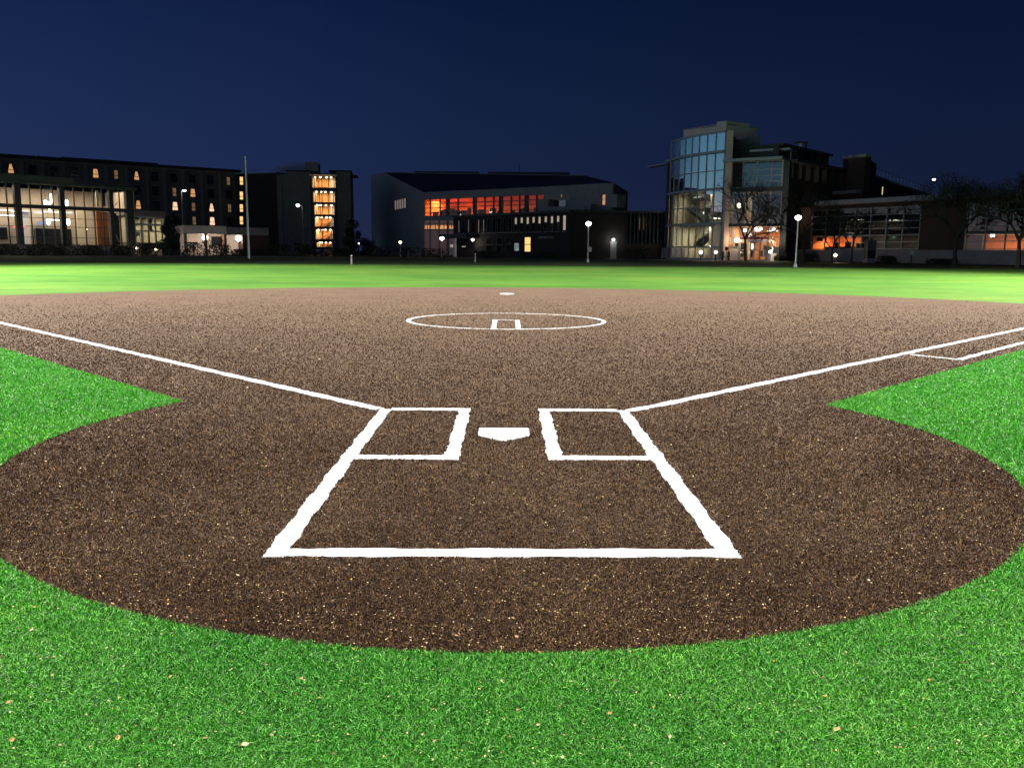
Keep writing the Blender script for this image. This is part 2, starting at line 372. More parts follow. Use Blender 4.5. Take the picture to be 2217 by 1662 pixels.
# natural grass starts past the arc: no fibres there
farg = (~isin) & ((bx-C2[0])**2+(by-C2[1])**2 > R2*R2) & (by > np.abs(bx)-OFF)
def blade_mesh(name, x, y, d, mat_, h0, parent=None, extra=None, wscale=1.0, lean=.75):
    n = x.size
    w = np.maximum(.0016, d*.00042)*rng.uniform(.7, 1.3, n)*wscale; w = np.minimum(w, .016)
    h = h0*rng.uniform(.55, 1.25, n)*np.clip(d/5, 1, 1.35)
    a = rng.uniform(0, 2*np.pi, n); l = np.abs(rng.normal(0, lean, n))*h + h*.15; b = rng.uniform(0, 2*np.pi, n)
    dx, dy = np.cos(a), np.sin(a); lx, ly = np.cos(b)*l, np.sin(b)*l
    z0 = np.full(n, .0)
    V = np.empty((n, 5, 3), np.float32)
    V[:, 0] = np.c_[x-dx*w, y-dy*w, z0]; V[:, 1] = np.c_[x+dx*w, y+dy*w, z0]
    V[:, 2] = np.c_[x+dx*w*.85+lx*.35, y+dy*w*.85+ly*.35, h*.6]; V[:, 3] = np.c_[x-dx*w*.85+lx*.35, y-dy*w*.85+ly*.35, h*.6]
    V[:, 4] = np.c_[x+lx, y+ly, h*.92]
    me = bpy.data.meshes.new(name); me.vertices.add(5*n); me.vertices.foreach_set('co', V.ravel())
    base = (np.arange(n)*5)[:, None]
    loops = np.concatenate([base+np.array([0, 1, 2, 3]), base+np.array([3, 2, 4])], 1).ravel().astype(np.int32)
    me.loops.add(7*n); me.loops.foreach_set('vertex_index', loops)
    st = np.stack([np.arange(n)*7, np.arange(n)*7+4], 1).ravel().astype(np.int32); ct = np.tile([4, 3], n).astype(np.int32)
    me.polygons.add(2*n); me.polygons.foreach_set('loop_start', st); me.polygons.foreach_set('loop_total', ct)
    me.update(calc_edges=True)
    r = me.attributes.new('rnd', 'FLOAT', 'POINT'); rv = np.repeat(.38+(np.clip(rng.beta(1.1, 2.0, n), 0, 1)-.36)*np.clip(1.5-d/11, .3, 1.2), 5).astype(np.float32); r.data.foreach_set('value', rv)
    me.materials.append(mat_); o = bpy.data.objects.new(name, me); COL.objects.link(o)
    if parent is not None: o.parent = parent
    return o
g = (~isin) & (~farg)
tag(blade_mesh('turf_fibres', jx[g], jy[g], dist[g], M_gb, .019), 'short bright green artificial turf fibres round the brown infield', 'turf', kind='stuff')
g = isin & (lid < 0) & (rng.uniform(0, 1, bx.size) < np.clip((36-dist)/22, 0, 1))
tag(blade_mesh('infield_fibres', jx[g], jy[g], dist[g], M_bb, .017), 'short brown artificial turf fibres of the infield', 'turf', kind='stuff')
for k, L in enumerate(LINES):
    o = strip_mesh(L, k).build(L['name'], M_ws); tag(o, L['label'], L['cat'], 'white painted field lines')
    g = lid == k
    if g.sum() > 10:
        f = blade_mesh('white_fibres', bx[g], by[g], dist[g], M_wb, .013, parent=o, wscale=1.8, lean=.35); f['kind'] = 'stuff'
# ------------------------------------------------------------------ plate, bases
M_white = mat('white rubber', (.8, .81, .82), .35, .04, 6)
def slab(name, pts, z0, z1, m, bev=.012, parent=None):
    mb = MB(); c = Vector((sum(p[0] for p in pts)/len(pts), sum(p[1] for p in pts)/len(pts))); n = len(pts)
    def ring(f, z): 
        for p in pts:
            d = (Vector(p)-c); L = d.length; q = c+d*((L-f)/L); mb.v.append((q.x, q.y, z))
    ring(0, z0); ring(0, z1-bev*.6); ring(bev, z1)
    for j in range(2):
        for i in range(n): mb.f.append((j*n+i, j*n+(i+1) % n, (j+1)*n+(i+1) % n, (j+1)*n+i))
    mb.f.append(tuple(2*n+i for i in range(n)))
    return mb.build(name, m, parent)
hp = slab('home_plate', [(-.228, .37), (-.228, .15), (0, -.075), (.228, .15), (.228, .37)], .0, .034, M_white)
tag(hp, 'white five sided home plate between the two batter boxes', 'home plate')
b = .19*math.sqrt(2)
sb = slab('second_base', [(-b, 25.6), (0, 25.6-b), (b, 25.6), (0, 25.6+b)], 0, .035, M_white)
tag(sb, 'small white base at the far side of the brown infield', 'base')
pr = slab('pitchers_plate', [(-.205, 13.03), (.195, 12.99), (.195, 13.04), (-.205, 13.08)], .0, .011, M_white)
tag(pr, 'thin white pitching plate between the two lane lines', 'pitching plate')
# ------------------------------------------------------------------ fallen leaves and debris
M_leaf = [mat('dry tan leaf', (.42, .27, .12), .7, .3, 30), mat('pale straw leaf', (.5, .4, .23), .7, .2, 30), mat('brown leaf', (.13, .06, .035), .7, .3, 30), mat('ochre leaf', (.42, .21, .05), .7, .3, 30)]
LN = ['tan', 'pale straw', 'dark brown', 'ochre']
def leaf_mesh(k):
    me = MB(); n = 7; L = 1; pts = []
    wv = [0, .22, .33, .34, .26, .14, 0]; ln = [i/(n-1) for i in range(n)]; curl = random.uniform(.1, .35)
    for i in range(n):
        z = curl*(ln[i]-.5)**2*2.0
        me.v += [(ln[i]-.5, -wv[i], z+wv[i]*.3), (ln[i]-.5, 0, z), (ln[i]-.5, wv[i], z+wv[i]*.35)]
    for i in range(n-1):
        b_ = 3*i; me.f += [(b_, b_+3, b_+4, b_+1), (b_+1, b_+4, b_+5, b_+2)]
    me.v += [(-.5, -.02, .1), (-.5, .02, .1), (-.85, .01, .0), (-.85, -.01, .0)]; q = len(me.v); me.f.append((q-4, q-3, q-2, q-1))
    m_ = bpy.data.meshes.new('fallen_leaf'); m_.from_pydata(me.v, [], me.f); m_.update(); m_.materials.append(M_leaf[k]); return m_
LM = [[leaf_mesh(k) for _ in range(2)] for k in range(4)]
named = [(1777, 1481, 2, .022), (532, 1630, 1, .03), (257, 1614, 3, .026), (1118, 1392, 0, .022), (515, 1257, 1, .022), (987, 1389, 0, .014), (1811, 1597, 0, .03), (22, 1537, 0, .022), (28, 1620, 3, .024),
         (70, 1378, 1, .022), (1880, 1268, 1, .020), (1553, 1222, 1, .02), (1707, 1165, 0, .016), (490, 1358, 3, .016), (2140, 1490, 2, .02), (1320, 1560, 0, .02), (245, 1320, 0, .02), (1165, 1586, 1, .016), (1990, 1296, 0, .02), (765, 1420, 3, .018)]
spots = [(u, v, k, s) for u, v, k, s in named]
for i in range(210):
    v = 700+960*random.random()**.6
    spots.append((random.uniform(-100, 2300), v, random.choice([0, 0, 1, 3, 3, 2]), random.uniform(.006, .014)))
def zone(x, y):
    if bool(infield(np.array([x]), np.array([y]))[0]):
        if y < -2.9: return 'on brown turf near the green edge, '+('left' if x < 0 else 'right')+' half'
        if abs(x) < 1.2 and y < -.75: return 'inside the catcher box, '+('left' if x < 0 else 'right')+' half'
        if y < 1.4: return 'on the brown turf '+('left' if x < 0 else 'right')+' of the batter boxes' if abs(x) > 1.2 else 'on the brown turf beside home plate'
        return 'on the brown infield beyond the batter boxes'
    if y < -3.2: return 'on the green turf in the '+('left' if x < -.7 else 'right' if x > .7 else 'middle')+' foreground'
    return 'on green turf '+('left' if x < 0 else 'right')+' of the brown circle'
for u, v, k, s in spots:
    r = ray(u, v); t = -CH/r.z; x, y = CX+r.x*t, CYY+r.y*t
    if in_plate(np.array([x]), np.array([y]))[0] or (in_line(np.array([x]), np.array([y]), LINES[4], 4)[0]): continue
    o = bpy.data.objects.new('fallen_leaf', LM[k][random.randrange(2)]); COL.objects.link(o)
    o.location = (x, y, .027+random.random()*.006); s = s*.78 if s > .015 else s; o.scale = (s*1.3, s*1.15, s*1.3); o.rotation_euler = (random.uniform(-.3, .3), random.uniform(-.3, .3), random.uniform(0, 6.28))
    tag(o, ('dry ' if s < .018 else 'larger dry ')+LN[k]+' leaf '+zone(x, y), 'leaf', LN[k]+' leaves '+zone(x, y)+(' large' if s >= .018 else ''))
# small flecks
def flecks(name, n, matl, smin, smax, z, label):
    u = rng.uniform(-200, 2400, n); v = 640+1050*rng.uniform(0, 1, n)**.8
    rr = ((u-1108.5)[:, None]*R_[0] - (v-831)[:, None]*R_[1] + CF*R_[2])/CF; t = -CH/rr[:, 2]
    x = CX+rr[:, 0]*t; y = CYY+rr[:, 1]*t; d = np.hypot(x-CX, y-CYY)
    k = infield(x, y) | (rng.uniform(0, 1, n) < .12); k &= ~in_plate(x, y); k &= d < 30
    for q, L in enumerate(LINES): k &= ~in_line(x, y, L, q)
    x, y, d = x[k], y[k], d[k]; n = x.size
    s = rng.uniform(smin, smax, n)*np.clip(d/4.5, 1, 4); a = rng.uniform(0, 6.28, n); w = s*rng.uniform(.25, .8, n)
    ca, sa = np.cos(a), np.sin(a); V = np.empty((n, 4, 3), np.float32); zz = z+rng.uniform(-.006, .004, n); tl = rng.normal(0, .4, n)*w
    for i, (p, q) in enumerate(((-1, -.6), (1, -1), (.8, 1), (-.9, .7))): V[:, i] = np.c_[x+ca*s*p-sa*w*q, y+sa*s*p+ca*w*q, zz+tl*q]
    me = bpy.data.meshes.new(name); me.from_pydata(V.reshape(-1, 3).tolist(), [], (np.arange(n*4).reshape(-1, 4)).tolist()); me.materials.append(matl)
    o = bpy.data.objects.new(name, me); COL.objects.link(o); tag(o, label, 'debris', kind='stuff')
flecks('leaf_debris', 7000, mat('straw flecks', (.60, .47, .24), .7, .35, 40), .0018, .0048, .025, 'tiny pale bits of straw and leaf scattered over the turf')
# ================================================================== BUILDINGS
# the photograph was measured in enlarged crops: crop index -> (x0, y0, scale)
ZR = {1: (0, 320, 6.377), 2: (270, 320, 6.377), 3: (500, 320, 6.377), 4: (780, 350, 6.909), 5: (1080, 350, 6.144), 6: (1410, 250, 4.876), 7: (1680, 290, 5.525), 8: (1920, 320, 5.922), 9: (1540, 480, 12.289), 10: (0, 480, 13.825), 11: (640, 500, 10.05), 12: (1780, 480, 11.06), 13: (960, 480, 13.825)}
def px(i, x, y): a = ZR[i]; return a[0]+x/a[2], a[1]+y/a[2]
class Wall:
    """vertical facade plane through two surveyed ground points; s runs along it, z up, o outward"""
    def __init__(w, ua, Ya, ub, Yb, v=540):
        w.a = at(ua, v, Ya); w.b = at(ub, v, Yb); w.a.z = w.b.z = 0
        w.t = (w.b-w.a).normalized(); w.L = (w.b-w.a).length
        w.n = Vector((w.t.y, -w.t.x, 0))
        if w.n.dot(CAM-w.a) < 0: w.n = -w.n
    def q(w, i, x, y, o=0):
        u, v = px(i, x, y) if i else (x, y); r = ray(u, v); p0 = w.a+w.n*o
        t = (p0-CAM).dot(w.n)/r.dot(w.n); p = CAM+r*t
        return (p-w.a).dot(w.t), p.z
    def P(w, s, z, o=0): p = w.a+w.t*s+w.n*o; return Vector((p.x, p.y, z))
    def box(w, mb, s0, s1, z0, z1, o0, o1):
        return mb.hexa([w.P(s0, z0, o1), w.P(s1, z0, o1), w.P(s1, z0, o0), w.P(s0, z0, o0), w.P(s0, z1, o1), w.P(s1, z1, o1), w.P(s1, z1, o0), w.P(s0, z1, o0)])
    def bx(w, mb, i, x0, y0, x1, y1, o0, o1):
        """box whose front face fills the crop rectangle"""
        s0, z1 = w.q(i, x0, y0, o1); s1, z0 = w.q(i, x1, y1, o1); return w.box(mb, min(s0, s1), max(s0, s1), z0, z1, o0, o1)
    def quad(w, mb, s0, s1, z0, z1, o): return mb.poly([w.P(s0, z0, o), w.P(s1, z0, o), w.P(s1, z1, o), w.P(s0, z1, o)])
    def __repr__(w): return 'wall'
Z0 = .75
M_conc = mat('pale concrete', (.25, .22, .22), .85, .12, 1.2)
M_greyp = mat('grey stucco', (.17, .165, .145), .85, .12, .8)
M_greenp = mat('grey green panel', (.10, .13, .11), .8, .12, .6)
M_fascia = mat('painted metal fascia', (.30, .29, .30), .5, .1, 1.5)
M_roof = mat('dark roof membrane', (.035, .038, .045), .8, .2, .8)
M_dark = mat('dark anodised frame', (.045, .05, .055), .5, .15, 4)
M_alu = mat('aluminium mullion', (.32, .33, .35), .4, .1, 4, metal=.3)
M_brick = brick('dark brick', (.045, .030, .027), (.035, .025, .022), (.05, .045, .042))
M_brick2 = brick('brown brick', (.075, .036, .028), (.09, .044, .034), (.07, .06, .055))
M_cream = mat('cream interior plaster', (.62, .53, .38), .9, .08, .5)
M_beige = mat('beige interior plaster', (.56, .46, .36), .9, .08, .5)
M_lilac = mat('pale lilac plaster', (.60, .56, .56), .9, .06, .5)
M_wood = mat('orange wood panelling', (.50, .16, .05), .6, .2, 1.2, stretch=(1, 1, .2))
M_orange = mat('orange painted plaster', (.72, .28, .10), .9, .1, .5)
M_floor = mat('polished floor', (.25, .23, .21), .3, .1, 1)
M_tan = mat('tan stucco', (.78, .62, .54), .85, .08, .8)
M_intdark = mat('dark interior', (.014, .015, .018), .8, .3, .7)
M_clear = glass('clear glazing', .05, (.85, .9, .88))
M_grey_gl = glass('grey glazing', .16, (.55, .6, .6), wobble=.02)
M_refl = glass('coated blue glazing', .55, (.50, .60, .58), wobble=.03)
M_dkgl = mat('dark window glass', (.012, .018, .022), .08, .2, 1, spec=.6)
M_pipe = mat('white painted steel', (.6, .6, .6), .5, .05, 3)
E_pend = emit('pendant lamp glow', (1, .93, .82), 9)
E_cool = emit('cool tube light', (.92, .95, 1), 6)
E_warm = emit('warm lamp glow', (1, .78, .5), 9)
E_white = emit('white globe glow', (1, .93, .88), 14)
E_red = emit('red sign light', (1, .04, .08), 3)
E_blue = emit('blue screen', (.12, .35, .9), .9, .6, 1.5)
E_win = emit('curtain lit from inside', (1, .50, .18), .72, .35, 2.0)
E_win2 = emit('bright yellow window light', (1, .62, .20), 1.25, .2, 2.0)
E_win3 = emit('pinkish bright window light', (1, .60, .38), 1.4, .35, 2.5)
E_dim = emit('dim window light', (.8, .45, .2), .22, .4, 2.0)
E_pale = emit('pale window light', (.95, .78, .55), .42, .3, 3.0)
E_grey = emit('grey lit blind', (.55, .45, .38), .35, .4, 6.0)
E_green = emit('teal screen', (.1, .5, .4), .25, .3, 3.0)
ZW = {'lit': E_win, 'bright': E_win2, 'pink': E_win3, 'dim': E_dim, 'pale': E_pale, 'grey': E_grey}
def part(parent, name, m, fn, kind=None, label=None):
    mb = MB(); fn(mb); return mb.build(name, m, parent, kind=kind, label=label)
def window(parent, w, s0, s1, z0, z1, lit=None, rail=.62, drape=.2, fr=.07):
    """framed sash window > pane, drape"""
    f = MB(); o = .08
    w.box(f, s0-fr, s1+fr, z0-fr, z0, 0, o); w.box(f, s0-fr, s1+fr, z1, z1+fr, 0, o)
    w.box(f, s0-fr, s0, z0, z1, 0, o); w.box(f, s1, s1+fr, z0, z1, 0, o)
    if rail: zr = z0+(z1-z0)*(1-rail); w.box(f, s0, s1, zr-.05, zr+.05, .03, o)
    fo = f.build('window', M_dark, parent)
    p = MB(); w.quad(p, s0, s1, z0, z1, .015); p.build('pane', ZW[lit] if lit else M_dkgl, fo)
    if lit and drape:
        d = MB(); k = (s1-s0)*drape
        for a, b, c in ((s0, s0+k*.45, s0+k*1.7), (s1, s1-k*.45, s1-k*1.7)):
            zr = z0+(z1-z0)*.25
            d.poly([w.P(a, z1, .025), w.P(c, z1, .025), w.P(b, zr, .025), w.P(b, z0, .025), w.P(a, z0, .025)])
        d.build('drape', M_intdark, fo)
    return fo
def shell(parent, w, s0, s1, z0, z1, depth, wallm, floorm=None, ceilm=None, front=0.0):
    """open-fronted room behind a facade"""
    part(parent, 'interior_wall', wallm, lambda m: (w.box(m, s0, s1, z0, z1, -depth-.2, -depth), w.box(m, s0-.2, s0, z0, z1, -depth, -front-.05), w.box(m, s1, s1+.2, z0, z1, -depth, -front-.05)))
    part(parent, 'floor', floorm or M_floor, lambda m: w.box(m, s0, s1, z0-.25, z0, -depth, -front-.05))
    part(parent, 'ceiling', ceilm or M_conc, lambda m: w.box(m, s0, s1, z1, z1+.25, -depth, -front-.05))
def ceil_light(parent, w, s, z, o, energy, color, sx=3, sy=2):
    l = lamp('AREA', w.P(s, z, o), energy, color, parent, (sx, sy)); l.rotation_euler = (0, 0, math.atan2(w.t.y, w.t.x)); return l

# ---------- glazed lobby, far left
lob = Wall(0, 105, 273, 118)
B = empty('glass_lobby', lob.P(0, Z0), 'two storey glass walled lobby with beige lit interior at the far left', 'building')
sR, zfb = lob.q(1, 1740, 585); zft = lob.q(1, 950, 428)[1]; zbot = lob.q(1, 1740, 1352)[1]; sL = -16
zm0, zm1 = lob.q(1, 1500, 880)[1], lob.q(1, 1500, 832)[1]
sEnd = lob.q(1, 1830, 600)[0]
part(B, 'roof_slab', M_greenp, lambda m: (lob.box(m, sL, lob.q(1, 950, 430)[0], zfb+.35, zft, -14, 1.4), lob.box(m, sL, sEnd+.3, zfb, zfb+.35, -14, .9)))
part(B, 'upper_fascia', M_greenp, lambda m: lob.box(m, lob.q(1, 950, 430)[0], sEnd+.6, zfb+.9, zft-.4, -14, -2.5))
part(B, 'base_wall', M_conc, lambda m: lob.box(m, sL, sEnd, Z0-.2, zbot, -14, .05))
part(B, 'transom', M_dark, lambda m: lob.box(m, sL, sEnd, zm0, zm1, -.35, .25))
for x0, x1 in ((205, 290), (825, 893), (1505, 1558), (1735, 1830)):
    part(B, 'column', M_dark, lambda m: lob.box(m, lob.q(1, x0+10, 900)[0], lob.q(1, x1+10, 900)[0], zbot, zfb, -.5, .2))
def mull(m):
    for x in (-160, -60, 100, 420, 582, 735, 1027, 1165, 1292, 1412, 1650): s = lob.q(1, x, 800)[0]; lob.box(m, s-.06, s+.06, zbot, zfb, -.1, .1)
    for y in (985, 1100, 1245): z = lob.q(1, 1100, y)[1]; lob.box(m, sL, lob.q(1, 1500, y)[0], z-.035, z+.035, -.06, .06)
part(B, 'mullions', M_dark, mull)
part(B, 'glazing', M_clear, lambda m: lob.quad(m, sL, sEnd, zbot, zfb, -.02))
shell(B, lob, sL, sEnd, zbot, zfb, 9, M_beige, ceilm=M_greyp)
def bxo(parent, name, m_, w, i, x0, y0, x1, y1, o, th=.2): return part(parent, name, m_, lambda m: w.bx(m, i, x0, y0, x1, y1, o-th, o))
bxo(B, 'mezzanine_soffit', M_lilac, lob, 1, -60, 850, 1000, 905, -5.5, 1.5)
bxo(B, 'dark_opening', M_intdark, lob, 1, 495, 1110, 1000, 1345, -8.6)
bxo(B, 'dark_opening', M_intdark, lob, 1, -60, 1095, 110, 1265, -8.6)
bxo(B, 'pale_pier', M_lilac, lob, 1, 308, 880, 430, 1330, -6)
bxo(B, 'pale_pier', M_cream, lob, 1, 1050, 850, 1180, 1345, -5)
bxo(B, 'wood_panel', M_wood, lob, 1, 1325, 880, 1520, 1345, -2.5)
bxo(B, 'dark_opening', M_intdark, lob, 1, 1415, 610, 1640, 815, -8.6)
bxo(B, 'cream_pier', M_cream, lob, 1, 1322, 590, 1368, 812, -2)
bxo(B, 'dark_opening', M_intdark, lob, 1, 1550, 900, 1660, 1340, -3.5)
for xx in ((600, 628), (470, 498), (842, 880)): bxo(B, 'opening_frame', M_greyp, lob, 1, xx[0], 1115, xx[1], 1335, -8.4)
part(B, 'stair_rail', M_alu, lambda m: (m.tube(lob.P(*lob.q(1, 1560, 1120, -2.2), -2.2), lob.P(*lob.q(1, 1650, 1310, -2.2), -2.2), .07), m.tube(lob.P(*lob.q(1, 1570, 820, -2.2), -2.2), lob.P(*lob.q(1, 1625, 745, -2.2), -2.2), .06)))
for x0, y0, x1, y1 in ((-60, 915, 215, 955), (650, 978, 832, 1015), (480, 890, 600, 915)): bxo(B, 'tube_light', E_cool, lob, 1, x0, y0+8, x1, y1-10, -5)
bxo(B, 'screen', E_blue, lob, 1, 520, 1015, 640, 1060, -8.3)
for x0 in (188, 308): part(B, 'red_sign', E_red, lambda m: lob.bx(m, 1, x0, 1072, x0+40, 1100, -6, -5.9))
for x, y, h, r in ((705, 700, 130, .13), (628, 755, 60, .2), (680, 765, 40, .17), (922, 762, 80, .22), (668, 1025, 80, .2), (943, 1025, 90, .22), (240, 1200, 110, .12), (1380, 1190, 150, .17), (545, 828, 18, .12), (1135, 855, 14, .12), (684, 860, 30, .15), (1195, 1125, 16, .1), (1315, 1128, 16, .1), (190, 880, 12, .2)):
    s, z = lob.q(1, x, y, -3); hh = h/6.377*122/1818/2
    c = lob.P(s, z, -3)
    f = MB().tube((c.x, c.y, z+hh), (c.x, c.y, zfb if y < 800 else zm1), .015, n=4).build('pendant', M_dark, B)
    MB().lathe(c, [(.02, -hh), (r*.8, -hh*.8), (r, 0), (r*.8, hh*.8), (.02, hh)], 10).build('lamp_shade', E_pend, f)
for s, e in ((-8, 680), (2, 680), (8, 600), (13, 380), (17, 170)): ceil_light(B, lob, s, zfb-.15, -4, e*1.0, (1, .82, .62), 4, 3)
for s in (-6, 4, 10): ceil_light(B, lob, s, zm0-.1, -6, 170, (1, .9, .85), 4, 2)

# ---------- dormitory behind
dor = Wall(0, 150, 515, 177)
B = empty('dormitory', dor.P(0, Z0), 'long grey residence hall with rows of curtained windows behind the glass lobby', 'building')
def zt(i, x, y): return dor.q(i, x, y)[1]
zroof = dor.q(2, 1300, 290)[1]; s1d = dor.q(2, 1570, 400)[0]; s0d = -25
part(B, 'wall', M_greyp, lambda m: dor.box(m, s0d, s1d, Z0-.2, zroof-.5, -16, 0))
part(B, 'roof', M_roof, lambda m: (dor.box(m, s0d, dor.q(1, 845, 150)[0], zroof-.5, zroof+.1, -16.6, .7), dor.box(m, dor.q(1, 845, 150)[0], dor.q(2, 440, 240)[0], zroof-.5, zroof+.22, -16.6, .9), dor.box(m, dor.q(2, 440, 240)[0], s1d+.4, zroof-.5, zroof, -16.6, .6)))
zsf = dor.q(2, 1300, 350)[1]
part(B, 'cornice_band', M_conc, lambda m: dor.box(m, s0d, s1d, zsf, zroof-.5, 0, .25))
for i, x in ((1, -150), (1, 10), (1, 310), (1, 603), (1, 880), (1, 1190), (1, 1472), (1, 1752), (2, 305), (2, 545), (2, 800), (2, 1055), (2, 1303), (2, 1545)):
    s = dor.q(i, x, 420)[0]; part(B, 'pilaster', M_conc, lambda m: dor.box(m, s-.28, s+.28, Z0, zsf-.003, 0, .3))
cols = [(1, -140), (1, 160), (1, 460), (1, 750), (1, 1035), (1, 1325), (1, 1605), (2, 165), (2, 415), (2, 675), (2, 930), (2, 1180), (2, 1428)]
zr1 = dor.q(2, 930, 430)[1]; fl = 2.83
lit = {(1, 0): 'lit', (5, 0): 'lit', (6, 0): 'dim', (7, 0): 'lit', (10, 0): None, (12, 0): 'dim', (9, 1): 'dim', (10, 1): 'lit', (7, 2): 'lit', (9, 2): 'pink', (10, 2): 'dim', (11, 2): 'pink', (12, 2): 'dim', (10, 3): 'dim', (11, 3): 'pink', (0, 0): 'lit'}
for c, (i, x) in enumerate(cols):
    s = dor.q(i, x, 420)[0]
    for r in range(4):
        zc = zr1 - r*fl
        k_ = lit.get((c, r)); hh = .8 if k_ else .82; ws = {'dim': .34, 'lit': .52, 'pink': .56, None: .6}[k_]; window(B, dor, s-ws, s+ws, zc-hh, zc+hh, k_, drape=0 if k_ == 'dim' else [.14, .2, .1][(c+r) % 3])
for s in (8, 21, 34): part(B, 'roof_vent', M_galv, lambda m: m.tube(dor.P(s, zroof-.3, -4), dor.P(s, zroof+.8, -4), .12))
# end wall: dark brick with one bright column of windows, runs on to the stair tower
end = Wall(516, 176, 605, 172)
B2 = empty('brick_link_wing', end.P(0, Z0), 'dark brick wing with one column of four bright yellow windows behind the tall pale pole', 'building')
zl = end.q(3, 520, 352)[1]
part(B2, 'wall', M_brick, lambda m: end.box(m, 0, end.L, Z0-.2, zl, -12, 0))
part(B2, 'roof_edge', M_fascia, lambda m: end.box(m, 0, end.L, zl, zl+.2, -12.2, .2))
for y0, y1 in ((403, 510), (607, 714), (782, 884), (948, 1056)):
    s, z1 = end.q(3, 122, y0); s2, z0 = end.q(3, 172, y1); window(B2, end, s, s+.85, z0, z1, 'bright', drape=0)
part(B2, 'roof_rail', M_galv, lambda m: [m.tube(end.P(a, zl+.2, -1), end.P(a, zl+.9, -1), .04, n=5) for a in (1, 2.5, 4, 5.5, 7)]+[m.tube(end.P(1, zl+.9, -1), end.P(7, zl+.9, -1), .04, n=5)])
# ---------- stair tower block
stt = Wall(603, 160, 766, 162)
B = empty('stair_tower_block', stt.P(0, Z0), 'grey block with a lit stack of six glazed stair landings', 'building')
sA = stt.q(3, 650, 400)[0]; sB = stt.q(3, 780, 400)[0]; sC = stt.q(3, 1090, 400)[0]; sD = stt.q(3, 1458, 400)[0]; sE = stt.q(3, 1650, 400)[0]
zA = stt.q(3, 800, 325)[1]; zE = stt.q(3, 1500, 330)[1]; zst = stt.q(3, 1200, 395)[1]
part(B, 'wall', M_greyp, lambda m: (stt.box(m, 0, sB, Z0-.2, zA-.5, -12, -.8), stt.box(m, sB, sC, Z0-.2, zA, -12, 0), stt.box(m, sD, sE, Z0-.2, zE, -12, 0), stt.box(m, sC, sD, zst+.3, zE-.4, -12, .2)))
part(B, 'roof_edge', M_roof, lambda m: (stt.box(m, sB-.2, sC, zA, zA+.25, -12.2, .25), stt.box(m, sD-1.5, sE+.2, zE, zE+.25, -12.2, .25)))
part(B, 'penthouse', M_conc, lambda m: stt.bx(m, 3, 1020, 198, 1208, 330, -9, -4))
part(B, 'canopy', M_roof, lambda m: stt.box(m, sE, sE+1.4, zst+.1, zst+.25, -4, 1))
part(B, 'downpipe', M_conc, lambda m: (stt.box(m, sE-.35, sE-.2, Z0, zE, 0, .15), stt.box(m, sA+.3, sA+.45, Z0, zA-.5, -.8, -.6), stt.box(m, sA+1.5, sA+1.65, Z0, zA-.5, -.8, -.6)))
rows = [(395, 550), (598, 752), (782, 922), (952, 1090), (1122, 1262), (1300, 1400)]
part(B, 'back_wall', mat('amber plaster', (.75, .42, .18), .9, .25, .7), lambda m: stt.box(m, sC, sD, Z0, zst+.3, -4.2, -4))
for k, (y0, y1) in enumerate(rows):
    z1 = stt.q(3, 1270, y0)[1]; z0 = stt.q(3, 1270, y1)[1]
    zn = stt.q(3, 1270, rows[k+1][0])[1] if k < 5 else Z0
    part(B, 'floor_slab', M_dark, lambda m: stt.box(m, sC, sD, zn, z0, -4, .35))
    a = sC+.35+k*.1; b = sD-.2-k*.18
    part(B, 'mullions', M_dark, lambda m: [stt.box(m, s-.05, s+.05, z0, z1, -.05, .12) for s in (a, a+.5, a+1.3, a+(b-a)*.42, a+(b-a)*.7, b-.3, b)]+[stt.box(m, sC, a, z0, z1, -.3, .1), stt.box(m, b, sD, z0, z1, -.3, .1)])
    part(B, 'glazing', M_clear, lambda m: stt.quad(m, a, b, z0, z1, 0))
    part(B, 'side_panel', M_lilac, lambda m: stt.box(m, a+(b-a)*.74, b-.2, z0, z1, -3.6, -3.5))
    part(B, 'side_panel', M_cream, lambda m: stt.box(m, a, a+.5, z0, z1, -2.6, -2.5))
    if k > 2: part(B, 'stair_flight', M_wood, lambda m: m.hexa([stt.P(a+.6, z0, -2.2), stt.P(a+3, z0+1.3, -2.2), stt.P(a+3, z0+1.3, -3.4), stt.P(a+.6, z0, -3.4), stt.P(a+.6, z0+.22, -2.2), stt.P(a+3, z0+1.52, -2.2), stt.P(a+3, z0+1.52, -3.4), stt.P(a+.6, z0+.22, -3.4)]))
    for j, f in enumerate((.12, .32, .55, .8)):
        s = a+(b-a)*(f+.03*((k*7+j) % 3)); c = stt.P(s, z1-.14, -.8)
        MB().lathe(c, [(.02, -.12), (.17, -.06), (.2, .03), (.1, .12)], 8).build('ceiling_lamp', E_warm, B)
    ceil_light(B, stt, (a+b)/2, z1-.08, -1.8, 330 if k < 5 else 140, (1, .62, .32), 3.5, 1.5)
